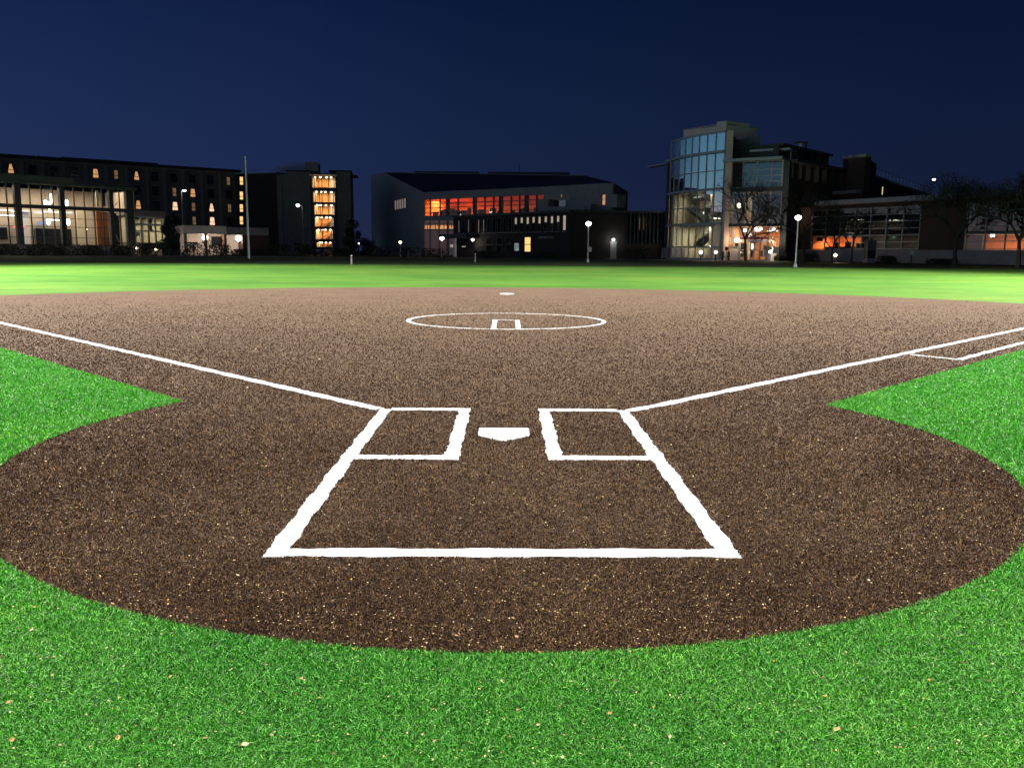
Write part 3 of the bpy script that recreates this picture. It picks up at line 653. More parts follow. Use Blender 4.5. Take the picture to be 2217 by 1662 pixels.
# ---------- small glazed pavilion
pav = Wall(286, 121, 356, 126)
B = empty('glazed_pavilion', pav.P(0, Z0), 'small lit pavilion with white window grid right of the glass lobby', 'building')
zt_, zb_ = pav.q(2, 300, 968)[1], pav.q(2, 300, 1310)[1]; zf_ = pav.q(2, 300, 872)[1]
sP1 = pav.q(2, 545, 900)[0]
part(B, 'roof_slab', M_conc, lambda m: pav.box(m, -1.2, sP1, zt_+.2, zf_, -8, .3))
part(B, 'canopy_edge', M_pipe, lambda m: pav.box(m, -.6, sP1+.4, zt_, zt_+.18, -8, .8))
part(B, 'base_wall', M_conc, lambda m: pav.box(m, -.6, sP1, Z0-.2, zb_, -8, 0))
shell(B, pav, -.6, sP1, zb_, zt_, 5, M_cream)
part(B, 'mullions', M_pipe, lambda m: [pav.box(m, pav.q(2, x0, 1100)[0], pav.q(2, x1, 1100)[0], zb_, zt_, -.1, .08) for x0, x1 in ((108, 138), (215, 245), (312, 335), (408, 432), (500, 520))]+[pav.box(m, -.6, sP1, pav.q(2, 300, y1)[1], pav.q(2, 300, y0)[1], -.12, .1) for y0, y1 in ((1048, 1075), (1140, 1160))])
part(B, 'glazing', M_grey_gl, lambda m: pav.quad(m, -.6, sP1, zb_, zt_, -.15))
bxo(B, 'interior_panel', M_intdark, pav, 2, 150, 1160, 215, 1220, -3); bxo(B, 'interior_panel', M_intdark, pav, 2, 345, 990, 402, 1140, -3)
for s in (.8, 3.4): ceil_light(B, pav, s, zt_-.1, -2.5, 260, (1, .9, .62), 2, 2)
# ---------- low white entrance block with bright wall lights
low = Wall(398, 116, 582, 122)
B = empty('low_entrance_block', low.P(0, Z0), 'low flat roofed entrance block with two glaring wall lights', 'building')
zp, zq = low.q(2, 1250, 1080)[1], low.q(2, 1250, 1190)[1]
sW = low.q(2, 1392, 1100)[0]; sX = low.q(2, 1625, 1200)[0]; zr_ = low.q(3, 300, 1105)[1]; zr2 = low.q(3, 300, 1205)[1]
part(B, 'parapet', M_tan, lambda m: low.box(m, 0, sW, zq, zp, -7, .5))
part(B, 'fascia', M_conc, lambda m: low.box(m, sW, low.L, zr2, zr_, -7, .2))
part(B, 'back_wall', M_beige, lambda m: low.box(m, 0, sX, Z0-.2, zq, -3.2, -3))
part(B, 'brick_wall', M_brick2, lambda m: low.box(m, sX, low.L, Z0-.2, zr2, -7, 0))
part(B, 'pier', M_conc, lambda m: [low.box(m, s-.18, s+.18, Z0, zq, -.3, .2) for s in (.3, 3.1, low.q(2, 1385, 1250)[0])])
part(B, 'doors', M_intdark, lambda m: low.bx(m, 2, 1195, 1225, 1345, 1345, -3, -2.9))
part(B, 'door_frame', M_orange, lambda m: low.bx(m, 2, 1345, 1210, 1390, 1420, -3, -2.8))
for x, y in ((1110, 1240), (1570, 1250)):
    s, z = low.q(2, x, y, -1.2); c = low.P(s, z, -1.2)
    f = MB().lathe(c, [(.1, -.42), (.3, -.3), (.4, 0), (.34, .3), (.1, .4)], 12).build('wall_light', E_white, B); lamp('POINT', low.P(s, z-.2, -.4), 90, (1, .85, .75), B, .15)
# ---------- big hall in the middle
gab = Wall(835.7, 178, 919, 150); frt = Wall(919, 150, 1324, 125); lft = Wall(805.3, 200, 835.7, 178); rgt = Wall(1324, 125, 1356, 140)
B = empty('big_hall', frt.P(0, Z0), 'large hall with dark sloping roof and a long band of orange lit windows', 'building')
zeave = frt.q(0, 919, 416.6)[1]; zridge = gab.q(0, 835.7, 373.2)[1]
E1 = frt.P(0, zeave); E2 = frt.P(frt.L, zeave); R1_ = gab.P(0, zridge); r_ = ray(1269, 381); t_ = (zridge-CAM.z)/r_.z; R2_ = CAM+r_*t_
Lf = lft.P(0, lft.q(0, 805.3, 377.5)[1]); RB = rgt.P(rgt.L, zeave-.3)
part(B, 'gable_wall', M_conc, lambda m: m.hexa([gab.P(0, Z0, 0), gab.P(gab.L, Z0, 0), gab.P(gab.L, Z0, -.4), gab.P(0, Z0, -.4), gab.P(0, zridge, 0), gab.P(gab.L, zeave, 0), gab.P(gab.L, zeave, -.4), gab.P(0, zridge, -.4)]))
part(B, 'side_wall', M_conc, lambda m: m.hexa([lft.P(0, Z0), lft.P(lft.L, Z0), lft.P(lft.L, Z0, -.4), lft.P(0, Z0, -.4), lft.P(0, Lf.z), lft.P(lft.L, zridge), lft.P(lft.L, zridge, -.4), lft.P(0, Lf.z, -.4)]))
part(B, 'roof', M_roof, lambda m: (m.poly([E1, E2, R2_, R1_]), m.poly([E2, RB, R2_]), m.poly([R1_, R2_, R2_+Vector((0, 28, -6)), Lf])))
part(B, 'ridge_flashing', M_fascia, lambda m: m.tube(R1_, R2_, .16, n=6))
part(B, 'rooftop_plant', M_dark, lambda m: [m.box(R1_.x+a, R1_.x+b, R1_.y+4, R1_.y+8, zridge-.3, zridge+.75) for a, b in ((6, 20), (22, 40))]+[m.tube((R1_.x+29, R1_.y+6, zridge), (R1_.x+29, R1_.y+6, zridge+2.4), .07)])
b0, b1 = frt.q(4, 960, 570), frt.q(4, 960, 780); sBand = frt.q(5, 595, 500)[0]; zb1, zb0 = b0[1], b1[1]-.4
part(B, 'front_wall', M_conc, lambda m: (frt.box(m, 0, frt.L, zb1, zeave-.05, -.4, 0), frt.box(m, 0, frt.L, Z0-.2, zb0, -.4, 0), frt.box(m, sBand, frt.L, zb0, zb1, -.4, 0)))
part(B, 'right_wall', M_conc, lambda m: rgt.box(m, 0, rgt.L, Z0-.2, zeave-.3, -.4, 0))
shell(B, frt, .2, sBand, zb0, zb1, 9, M_orange, M_wood, M_orange)
part(B, 'glazing', M_clear, lambda m: frt.quad(m, .2, sBand, zb0, zb1, -.2))
part(B, 'dark_window', M_dkgl, lambda m: frt.bx(m, 5, 600, 418, 950, 520, 0, .06))
part(B, 'lit_gap', E_dim, lambda m: frt.bx(m, 5, 825, 435, 840, 475, .06, .09))
def hm(m):
    for x in (1045, 1190, 1460, 1860, 1990): s = frt.q(4, x, 650)[0]; frt.box(m, s-.07, s+.07, zb0, zb1, -.25, .05)
    for x in (160, 272, 500): s = frt.q(5, x, 560)[0]; frt.box(m, s-.07, s+.07, zb0, zb1, -.25, .05)
    for f in (.28, .52, .82): z = zb0+(zb1-zb0)*(1-f); frt.box(m, .2, sBand, z-.05, z+.05, -.25, .03)
part(B, 'mullions', M_dark, hm)
for i, x in ((4, 1302), (4, 1705), (4, 2097), (5, 20), (5, 361)):
    s = frt.q(i, x, 600)[0]; part(B, 'column', M_dark, lambda m: frt.box(m, s-.28, s+.28, zb0, zb1, -.5, .1))
part(B, 'furniture', M_intdark, lambda m: [frt.box(m, s, s+random.uniform(.3, 1.2), zb0, zb0+random.uniform(.5, 1.3), -1.6, -1.2) for s in [random.uniform(.5, sBand-1) for _ in range(26)]])
for s, e in ((.06, 420), (.2, 300), (.38, 150), (.55, 95), (.72, 75), (.9, 65)): ceil_light(B, frt, s*sBand, zb1-.1, -3, e, (1, .44, .16), 2.5, 2)
for i, x, y in ((4, 1955, 745), (4, 2075, 745)): part(B, 'lit_screen', E_pale, lambda m: frt.bx(m, i, x-22, y-18, x+22, y+18, -5, -4.8))
# lower lit strip
for x0, x1 in ((965, 1035), (1055, 1168), (1192, 1292), (1330, 1390)):
    s0 = frt.q(4, x0, 950)[0]; s1 = frt.q(4, x1, 950)[0]; z1 = frt.q(4, x0, 950)[1]; z0 = frt.q(4, x0, 1008)[1]
    f = part(B, 'window', M_dark, lambda m: (frt.box(m, s0-.1, s1+.1, z1, z1+.12, 0, .1), frt.box(m, s0-.1, s1+.1, z0-.12, z0, 0, .1), frt.box(m, s0+(s1-s0)*.6, s0+(s1-s0)*.66, z0, z1, .02, .1)))
    MB_ = MB(); frt.quad(MB_, s0, s1, z0, z1, .02); MB_.build('pane', emit('orange strip light', (1, .42, .14), .9, .7, 2.5), f)
    MB_ = MB(); frt.quad(MB_, s0, s1, z1+.2, frt.q(4, x0, 880)[1], .02); MB_.build('pane', emit('dim amber glass', (.35, .16, .06), .16, .5, 1.5), f)
    MB_ = MB(); frt.quad(MB_, s0, s1, Z0+.3, z0-.2, .02); MB_.build('pane', emit('dim brown glass', (.30, .11, .06), .15, .4, 1.0), f)
s0, z1 = gab.q(4, 515, 585); s1, z0 = gab.q(4, 692, 690)
f = part(B, 'window', M_dark, lambda m: (gab.box(m, s0-.1, s1+.1, z0-.1, z0, 0, .1),)+tuple(gab.box(m, s-.12, s+.12, z0, z1, .02, .12) for s in np.linspace(s0, s1, 6)))
MB_ = MB(); gab.quad(MB_, s0, s1, z0, z1, .02); MB_.build('pane', E_grey, f)
part(B, 'terrace_wall', M_conc, lambda m: (frt.bx(m, 5, 520, 505, 655, 650, -1, 3), frt.bx(m, 5, 655, 600, 1140, 650, 2.5, 3.2), frt.bx(m, 5, 1150, 562, 1222, 628, 1, 3)))
part(B, 'terrace_glass', M_grey_gl, lambda m: frt.quad(m, frt.q(5, 655, 560)[0], frt.q(5, 960, 560)[0], frt.q(5, 800, 600, 1.5)[1], frt.q(5, 800, 515, 1.5)[1], 1.5))
s0, z1 = frt.q(5, 1382, 440, .05); s1, z0 = frt.q(5, 1414, 575, .05)
f = part(B, 'window', M_dark, lambda m: frt.box(m, s0-.08, s1+.08, z0-.08, z1+.08, 0, .04)); MB_ = MB(); frt.quad(MB_, s0, s1, z0, z1, .05); MB_.build('pane', emit('orange opening', (1, .45, .18), .8, .6, 1.5), f)
part(B, 'roof_box', M_conc, lambda m: frt.bx(m, 5, 1420, 442, 1570, 610, 0, 2.5))
# ---------- low brick campus hall
ca = Wall(982, 137, 1234.6, 115); cb = Wall(1234.6, 115, 1431, 118)
B = empty('brick_hall', ca.P(ca.L, Z0), 'low dark brick hall with a row of narrow lit windows before the big hall', 'building')
zh = ca.q(5, 948, 640)[1]
part(B, 'wall', M_brick, lambda m: (ca.box(m, 0, ca.L, Z0-.2, zh-.3, -10, 0), cb.box(m, .01, cb.q(5, 1690, 700)[0], Z0-.2, zh-.3, -10, 0)))
part(B, 'parapet', M_dark, lambda m: (ca.box(m, -.3, ca.L, zh-.3, zh, -10.3, .3), cb.box(m, .3, cb.L+1, zh-.3, zh-.01, -10.3, .3)))
zs1, zs0 = ca.q(5, 878, 722)[1], ca.q(5, 878, 918)[1]
xs5 = [878, 792, 710, 628, 545, 466, 388, 308, 230, 155, 82, 10]
sw = [ca.q(5, x, 780)[0] for x in xs5]; step = sw[-2]-sw[-1]
while sw[-1] > 2.5: sw.append(sw[-1]-step)
for k, s in enumerate(sw):
    f = MB(); ca.box(f, s-.42, s+.42, zs0-.1, zs0, 0, .14); ca.box(f, s-.42, s-.32, zs0, zs1+.15, 0, .12); ca.box(f, s+.32, s+.42, zs0, zs1+.15, 0, .12); ca.box(f, s-.32, s+.32, zs1+.05, zs1+.15, 0, .1)
    zlo = zs1-(.95 if k % 2 == 0 else .8)
    fo = f.build('window', M_dark, B); p = MB()
    if k == 0: ca.quad(p, s-.3, s+.3, zs0+.1, zs1+.05, .03); p.build('pane', E_pale, fo)
    elif k < 9:
        ca.quad(p, s-.24, s+.2, zlo, zs1, .03); p.build('pane', E_pale, fo); p = MB(); ca.quad(p, s-.32, s+.32, zs0, zlo-.003, .02); p.build('pane', M_dkgl, fo)
    else:
        ca.quad(p, s-.32, s+.32, zs0, zs1+.05, .02); p.build('pane', M_dkgl, fo)
        if k in (14, 17, 19, 20): p = MB(); ca.box(p, s-.06, s+.04, zs0+.1, zs1-.1, .03, .05); p.build('lit_gap', E_grey, fo)
        if k == 15: p = MB(); ca.box(p, s-.1, s+.12, zs0+.05, zs1-.1, .03, .05); p.build('lit_gap', E_dim, fo)
    part(fo, 'sill', M_fascia, lambda m: ca.box(m, s-.5, s+.5, zs0-.16, zs0-.1, 0, .18))
s0, z1 = ca.q(5, 348, 1008); s1, z0 = ca.q(5, 424, 1195); window(B, ca, s0, s1, z0, z1, 'bright', rail=.5, drape=0)['label'] = 'tall bright yellow ground floor window'
s0, z1 = ca.q(5, 210, 1085); s1, z0 = ca.q(5, 268, 1185)
f = part(B, 'window', M_dark, lambda m: ca.box(m, s0-.1, s1+.1, z0-.1, z1+.1, 0, .03)); MB_ = MB(); ca.quad(MB_, s0, s1, z0, z1, .04); MB_.build('pane', emit('cool lit glass', (.5, .6, .6), .5, .7, 2), f)
for i, x0, x1 in ((4, 1890, 1970), (4, 2045, 2120), (4, 2190, 2240)):
    s0, z1 = ca.q(i, x0, 1145); s1, z0 = ca.q(i, x1, 1340); window(B, ca, s0, s1, z0, z1, None, rail=.5)
def text(parent, s, w, p, size, m_, o=.06):
    cu = bpy.data.curves.new('t', 'FONT'); cu.body = s; cu.size = size; cu.extrude = .03
    to = bpy.data.objects.new('t', cu); COL.objects.link(to); bpy.context.view_layer.update()
    me = bpy.data.meshes.new_from_object(to.evaluated_get(bpy.context.evaluated_depsgraph_get())); bpy.data.objects.remove(to)
    R = Matrix((w.t, Vector((0, 0, 1)), w.n)).transposed().to_4x4(); M = Matrix.Translation(w.P(p[0], p[1], o)) @ R
    if parent is not None: M = world_inv(parent) @ M
    me.transform(M); me.materials.clear(); me.materials.append(m_)
    o_ = bpy.data.objects.new('lettering', me); COL.objects.link(o_); o_.parent = parent; return o_
text(B, 'UNIVERSITY HALL', ca, ca.q(5, 535, 1022), .42, mat('brushed letters', (.4, .42, .45), .5, .05, 5))
# covered entrance at the left end
part(B, 'entrance_recess', M_intdark, lambda m: ca.bx(m, 4, 1440, 1150, 1700, 1300, 0, .05))
part(B, 'porch_column', M_pipe, lambda m: (m.tube(ca.P(ca.q(4, 1415, 1200, 2)[0], Z0, 2), ca.P(ca.q(4, 1415, 1200, 2)[0], ca.q(4, 1415, 1145, 2)[1], 2), .28),))
part(B, 'porch_canopy', M_dark, lambda m: ca.box(m, -.3, ca.q(4, 1780, 1140)[0], ca.q(4, 1415, 1145, 2)[1], ca.q(4, 1415, 1085, 2)[1], 0, 2.6))
part(B, 'lit_sign', E_pale, lambda m: (ca.bx(m, 4, 1520, 1262, 1572, 1278, .05, .1), ca.bx(m, 4, 1345, 1240, 1400, 1280, .4, .5)))
s, z = ca.q(4, 1680, 1170, 1.2); MB().lathe(ca.P(s, z, 1.2), [(.05, -.2), (.2, -.1), (.22, .1), (.05, .2)], 10).build('porch_lamp', E_white, B); lamp('POINT', ca.P(s, z-.5, 1.2), 40, (1, .95, .8), B, .15)
# door with a cool lamp on the right facade
s0, z1 = cb.q(5, 1485, 1060); s1, z0 = cb.q(5, 1560, 1240)
d = part(B, 'door', M_conc, lambda m: cb.box(m, s0, s1, Z0, z1, 0, .06)); part(d, 'handle', M_alu, lambda m: cb.box(m, s1-.2, s1-.12, Z0+1, Z0+1.15, .06, .14))
s, z = cb.q(5, 1523, 1035, .3); MB().lathe(cb.P(s, z, .35), [(.05, -.15), (.2, -.08), (.2, .08), (.05, .15)], 10).build('wall_lamp', E_cool, B); lamp('POINT', cb.P(s, z-.1, .75), 45, (.85, 1, .95), B, .1)
s2 = cb.q(5, 1690, 700)[0]; zc1, zc0 = cb.q(5, 1700, 692)[1], cb.q(5, 1700, 1090)[1]
part(B, 'recess_wall', M_intdark, lambda m: cb.box(m, s2, cb.L+1, Z0-.2, zh-.3, -10, -1.2))
part(B, 'base_wall', M_brick, lambda m: cb.box(m, s2, cb.L+1, Z0-.2, zc0, -1.2, 0))
for x in range(1705, 2180, 52): s = cb.q(5, x, 900)[0]; part(B, 'fin', M_dark, lambda m: cb.box(m, s-.1, s+.1, zc0, zh-.3, -.9, -.1))
for x in (1868, 1900, 1935): part(B, 'lit_slit', E_dim, lambda m: cb.bx(m, 5, x-6, 740, x+8, 905, -1.2, -1.15))
# ---------- science centre: glass tower
refx = [193, 235, 283, 343, 413, 487, 570, 660, 757]
YD = [116.3, 114.7, 113.1, 111.6, 110.1, 108.7, 107.4, 106.1, 104.9]
G = [at(*px(6, x, 830), y) for x, y in zip(refx, YD)]
B = empty('glass_tower', Vector((G[4].x, G[4].y+6, Z0)), 'curved four storey glass stair tower reflecting the dusk sky', 'building')
tw = Wall(px(6, 660, 0)[0], 105.3, px(6, 757, 0)[0], 104.9)
def zat(x, y, Y): return at(*px(6, x, y), Y).z
ztop = zat(780, 170, 104.9); z3 = zat(768, 378, 104.9); z2 = zat(752, 772, 104.9); z1_ = zat(730, 1140, 104.9); z05 = zat(720, 1388, 104.9); zbt = Z0
def curve_wall(mb, za, zb, o0, o1, a=0, b=8):
    for i in range(a, b):
        p, q = G[i], G[i+1]; d = (q-p).normalized(); n = Vector((d.y, -d.x, 0)); n = n if n.y < 0 else -n
        P = [p+n*o1, q+n*o1, q+n*o0, p+n*o0]; mb.hexa([(v.x, v.y, za) for v in P]+[(v.x, v.y, zb) for v in P])
def curve_q(mb, za, zb, a=0, b=8, o=0):
    for i in range(a, b):
        p, q = G[i], G[i+1]; mb.poly([(p.x, p.y, za), (q.x, q.y, za), (q.x, q.y, zb), (p.x, p.y, zb)])
for za, zb in ((z3, ztop), (z2, z3), (z1_, z2), (z05, z1_), (zbt, z05)):
    for i in range(8):
        part(B, 'glass_panel', M_refl if zb > z2+.1 else (M_refl if i > 5 and zb > z1_+.1 else M_grey_gl), lambda m: curve_q(m, za+.05, zb-.05, i, i+1))
def tmull(m):
    for p in G: m.box(p.x-.07, p.x+.07, p.y-.12, p.y+.05, zbt, ztop)
part(B, 'mullions', M_alu, tmull)
for z, h in ((z3, .16), (z2, .14), (z1_, .14)): part(B, 'spandrel', M_alu, lambda m: curve_wall(m, z-h, z+h, -.1, .35))
for ra in ((z05-.1, z05+.1, -.1, .2), ((z2+z3)/2-.06, (z2+z3)/2+.06, -.05, .08), ((z1_+z2)/2-.05, (z1_+z2)/2+.05, -.05, .08), (ztop-.1, ztop+.15, -.2, .12), (zbt-.1, zbt+.25, -.1, .15)): part(B, 'rail', M_alu, lambda m: curve_wall(m, *ra))
def slabp(mb, za, zb, back=7):
    pts = [(g_.x+.35, g_.y+.2) for g_ in G]+[(G[-1].x+3, G[-1].y+6), (G[0].x+5.5, G[0].y+3)]; n = len(pts); b_ = len(mb.v)
    mb.v += [(x, y, za) for x, y in pts]+[(x, y, zb) for x, y in pts]; mb.f.append(tuple(b_+i for i in range(n))[::-1]); mb.f.append(tuple(b_+n+i for i in range(n)))
    for i in range(n): mb.f.append((b_+i, b_+(i+1) % n, b_+n+(i+1) % n, b_+n+i))
for z in (z3, z2, ztop-.2): part(B, 'floor_slab', M_conc, lambda m: slabp(m, z-.14, z+.14))
part(B, 'floor_slab', M_conc, lambda m: (slabp(m, Z0-.1, Z0+.1), ))
part(B, 'roof_slab', M_roof, lambda m: slabp(m, ztop-.05, ztop, 7.5))
twc = Wall(px(6, 193, 0)[0], 116.3, px(6, 757, 0)[0], 104.9); TL = twc.L
part(B, 'back_wall', M_cream, lambda m: twc.box(m, 0, TL-1, Z0+.1, z2-.14, -5.2, -5))
part(B, 'back_wall', M_greyp, lambda m: twc.box(m, 0, TL, z2+.14, ztop-.2, -5.2, -5))
part(B, 'side_wall', M_intdark, lambda m: twc.box(m, TL-2.6, TL-2.4, Z0+.1, z2-.15, -5, -1.2))
part(B, 'end_wall', M_cream, lambda m: twc.box(m, -.2, 0, Z0+.1, z2-.15, -5, -.6))
def stair(m, a, b, o):
    (s0, za), (s1, zb) = a, b
    P = lambda s, z, q: twc.P(s, z, q)
    m.hexa([P(s0, za-.25, o), P(s1, zb-.25, o), P(s1, zb-.25, o-1.5), P(s0, za-.25, o-1.5), P(s0, za+.15, o), P(s1, zb+.15, o), P(s1, zb+.15, o-1.5), P(s0, za+.15, o-1.5)])
    for f in np.linspace(0, 1, 14): q = s0+(s1-s0)*f; z = za+(zb-za)*f; twc.box(m, q-.02, q+.02, z, z+1.1, o, o+.04)
    m.tube(P(s0, za+1.1, o), P(s1, zb+1.1, o), .05, n=5)
pA = twc.q(6, 380, 985, -2.5); pB_ = twc.q(6, 590, 1150, -2.5); pC = twc.q(6, 640, 1180, -2.5); pD = twc.q(6, 440, 1370, -2.5)
part(B, 'stair_flight', M_dark, lambda m: stair(m, pA, pB_, -2.5)); part(B, 'stair_flight', M_dark, lambda m: stair(m, pD, pC, -2.7))
pE = twc.q(6, 400, 872, -2.6); pF = twc.q(6, 560, 872, -2.6)
part(B, 'landing', M_dark, lambda m: (twc.box(m, pE[0], pF[0], pE[1]-.15, pE[1]+.1, -4.5, -2.6),))
part(B, 'landing', M_conc, lambda m: twc.box(m, .2, TL-2.7, z1_-.2, z1_+.05, -5, -1.3))
for x in (435, 465): part(B, 'banner', mat('dark red banner', (.25, .02, .02), .8, .1, 2), lambda m: twc.bx(m, 6, x-9, 815, x+9, 880, -4, -3.95))
for y in (840, 870, 900, 935, 985, 1210, 1250, 1290, 1340):
    x = 318 if y < 1100 else 303; br = y in (985, 1340)
    part(B, 'wall_light', emit('yellow wall light', (1, .9, .55), 1.6 if br else .6), lambda m: twc.bx(m, 6, x-18, y-(14 if br else 4), x+16, y+(14 if br else 4), -4.8, -4.7))
for zz, e in ((z2-.3, 230), (z1_-.3, 210)):
    for f in (.2, .45, .7): l = ceil_light(B, twc, TL*f, zz, -2.8, e, (1, .92, .70), 1.5, 1.5)
for x0, x1 in ((515, 530), (540, 556), (590, 606), (435, 446), (465, 476)): part(B, 'curtain', M_lilac, lambda m: twc.bx(m, 6, x0, 485, x1, 760, -3, -2.9))
ceil_light(B, twc, TL*.6, z3-.2, -3, 70, (1, .9, .85), 1.5, 1)
# fin beside the glass, brick flank, penthouse, base
part(B, 'corner_pier', M_tan, lambda m: m.box(G[-1].x+.1, at(*px(6, 826, 830), 104.5).x, 103.9, 112, Z0-.1, zat(785, 160, 104)))
fk = Wall(px(6, 138, 0)[0], 118, px(6, 194, 0)[0], 116.6)
part(B, 'brick_flank', M_brick2, lambda m: fk.box(m, 0, fk.L, Z0-.1, fk.q(6, 165, 515)[1], -1.5, 0))
part(B, 'flank_canopy', M_alu, lambda m: (fk.box(m, 0, fk.L+.2, fk.q(6, 165, 498)[1], fk.q(6, 165, 470)[1], -1.5, .3), fk.box(m, -5.5, 0, fk.q(6, 100, 528)[1], fk.q(6, 100, 515)[1], -.8, .3)))
part(B, 'base_wall', M_conc, lambda m: fk.bx(m, 6, 108, 1400, 205, 1508, -2, .4))
ph = Wall(px(6, 295, 0)[0], 120, px(6, 742, 0)[0], 113); phr = Wall(px(6, 742, 0)[0], 113, px(6, 1052, 0)[0], 117)
part(B, 'penthouse', M_tan, lambda m: (ph.box(m, 0, ph.L-1.8, ztop-.2, ph.q(6, 400, 150)[1], -3, 0), ph.box(m, ph.L-1.8, ph.L, ztop-.2, ph.q(6, 742, 68)[1], -4.5, .15), phr.box(m, .02, phr.L, 8, phr.q(6, 742, 100)[1]+.1, -4.4, 0)))
part(B, 'penthouse_coping', M_fascia, lambda m: (ph.box(m, -.1, ph.L-1.8, ph.q(6, 400, 150)[1], ph.q(6, 400, 150)[1]+.15, -3.1, .1), phr.box(m, 0, phr.L+.1, phr.q(6, 742, 100)[1]+.1, phr.q(6, 742, 100)[1]+.3, -4.5, .12)))
part(B, 'roof_vent', M_fascia, lambda m: m.tube(phr.P(2.2, phr.q(6, 742, 100)[1], -1), phr.P(2.2, phr.q(6, 742, 100)[1]+.9, -1), .4))
# ---------- right wing of the science centre with the entrance
wg = Wall(px(6, 850, 0)[0], 104, px(6, 1400, 0)[0], 100.5)
B = empty('entrance_wing', wg.P(0, Z0), 'glazed wing with a brightly lit ground floor entrance right of the glass tower', 'building')
a0, a1 = wg.q(6, 830, 700)[0], wg.q(6, 1385, 800)[0]
zc_ = wg.q(6, 1400, 445)[1]; zg1 = wg.q(6, 1390, 490)[1]; zg0 = wg.q(6, 1390, 750)[1]; zh1 = wg.q(6, 1390, 795)[1]; zh0 = wg.q(6, 1390, 1138)[1]; ze1 = wg.q(6, 1370, 1168)[1]
part(B, 'canopy', M_alu, lambda m: wg.box(m, a0-.5, wg.q(6, 1420, 460)[0], zg1+.15, zc_, -6, 1.8))
part(B, 'upper_roof', M_alu, lambda m: wg.box(m, a0+1.8, wg.q(6, 1485, 400, -3)[0], wg.q(6, 1300, 382, -3)[1], wg.q(6, 1300, 358, -3)[1], -14, -2))
part(B, 'clerestory', M_intdark, lambda m: wg.box(m, a0+2.1, a1+.9, zc_, wg.q(6, 1300, 382, -3)[1], -13, -3.2))
part(B, 'clerestory_mullions', M_alu, lambda m: [wg.box(m, s-.05, s+.05, zc_, wg.q(6, 1300, 382, -3)[1], -3.2, -3.05) for s in (a0+3.6, a0+5.2, a0+6.8)])
part(B, 'spandrel', M_dark, lambda m: (wg.box(m, a0, a1, zh1, zg0, -.4, .25), wg.box(m, a0, a1, ze1, zh0, -.4, .4)))
shell(B, wg, a0, a1, zg0, zg1+.15, 7, M_greyp, ceilm=M_conc); shell(B, wg, a0, a1, zh0, zh1, 7, M_intdark)
part(B, 'glazing', M_grey_gl, lambda m: (wg.quad(m, a0, a1, zg0, zg1+.15, 0), wg.quad(m, a0, a1, zh0, zh1, 0)))
def wm(m):
    for x in (858, 968, 1117, 1275, 1392):
        s = wg.q(6, x, 620)[0]; wg.box(m, s-(.16 if x > 1380 else .05), s+.06, zg0, zg1+.15, -.05, .12)
        if x > 900: wg.box(m, s-.05, s+.05, zh0, zh1, -.05, .08)
    for y in (570, 633, 695): z = wg.q(6, 1275, y)[1]; wg.box(m, wg.q(6, 968, 600)[0], a1, z-.05, z+.05, -.05, .09)
part(B, 'mullions', M_alu, wm)
bxo(B, 'dark_panel', M_intdark, wg, 6, 860, 500, 965, 755, .05, .1)
bxo(B, 'interior_panel', M_beige, wg, 6, 1060, 500, 1120, 750, -4)
for x, y, m_, r in ((930, 950, E_warm, .34),): s, z = wg.q(6, x, y, -2); MB().lathe(wg.P(s, z, -2), [(.05, -r), (r*.8, -r*.6), (r, 0), (r*.8, r*.6), (.05, r)], 10).build('hanging_lamp', m_, B); lamp('POINT', wg.P(s, z-.6, -2), 120, (1, .6, .25), B, .2)
for s in (1.5, 3.5, 5.5): ceil_light(B, wg, s, zh1-.1, -3, 60, (1, .75, .5), 1.2, 1.5)
ceil_light(B, wg, 5, zg1, -3, 60, (1, .75, .55), 1.5, 2)
# ground floor entrance
eL = wg.q(6, 720, 1300)[0]; eR = wg.q(6, 1378, 1300)[0]
part(B, 'entrance_pier', M_lilac, lambda m: wg.box(m, wg.q(6, 765, 1300)[0], wg.q(6, 828, 1300)[0], Z0, ze1, -2, -.1))
part(B, 'low_wall', M_lilac, lambda m: wg.box(m, wg.q(6, 828, 1300)[0], wg.q(6, 930, 1300)[0], Z0, wg.q(6, 900, 1388)[1], -.4, 0))
part(B, 'low_wall', M_lilac, lambda m: wg.box(m, wg.q(6, 1235, 1300)[0], eR, Z0, wg.q(6, 1300, 1388)[1], -.4, 0))
shell(B, wg, wg.q(6, 828, 1300)[0], eR, Z0, ze1, 7, M_orange, M_floor, M_beige)
part(B, 'entrance_glazing', M_clear, lambda m: wg.quad(m, wg.q(6, 828, 1300)[0], eR, Z0, ze1, -.45))
def em(m):
    for x in (932, 1080, 1237, 1372): s = wg.q(6, x, 1250)[0]; wg.box(m, s-.06, s+.06, wg.q(6, 1000, 1340)[1] if x in (1080,) else Z0, ze1, -.4, .05)
    z = wg.q(6, 1100, 1280)[1]; wg.box(m, wg.q(6, 828, 1300)[0], eR, z-.05, z+.05, -.4, .05)
    z = wg.q(6, 1300, 1388)[1]; wg.box(m, wg.q(6, 828, 1300)[0], wg.q(6, 932, 1300)[0], z-.06, z+.06, -.4, .1); wg.box(m, wg.q(6, 1237, 1300)[0], eR, z-.06, z+.06, -.4, .1)
part(B, 'entrance_mullions', M_alu, em)
part(B, 'door_lintel', M_lilac, lambda m: wg.bx(m, 6, 935, 1308, 1235, 1340, -.6, .15))
part(B, 'red_sign_band', mat('maroon band', (.22, .03, .03), .7, .1, 2), lambda m: wg.bx(m, 6, 935, 1284, 1235, 1306, -.5, -.1))
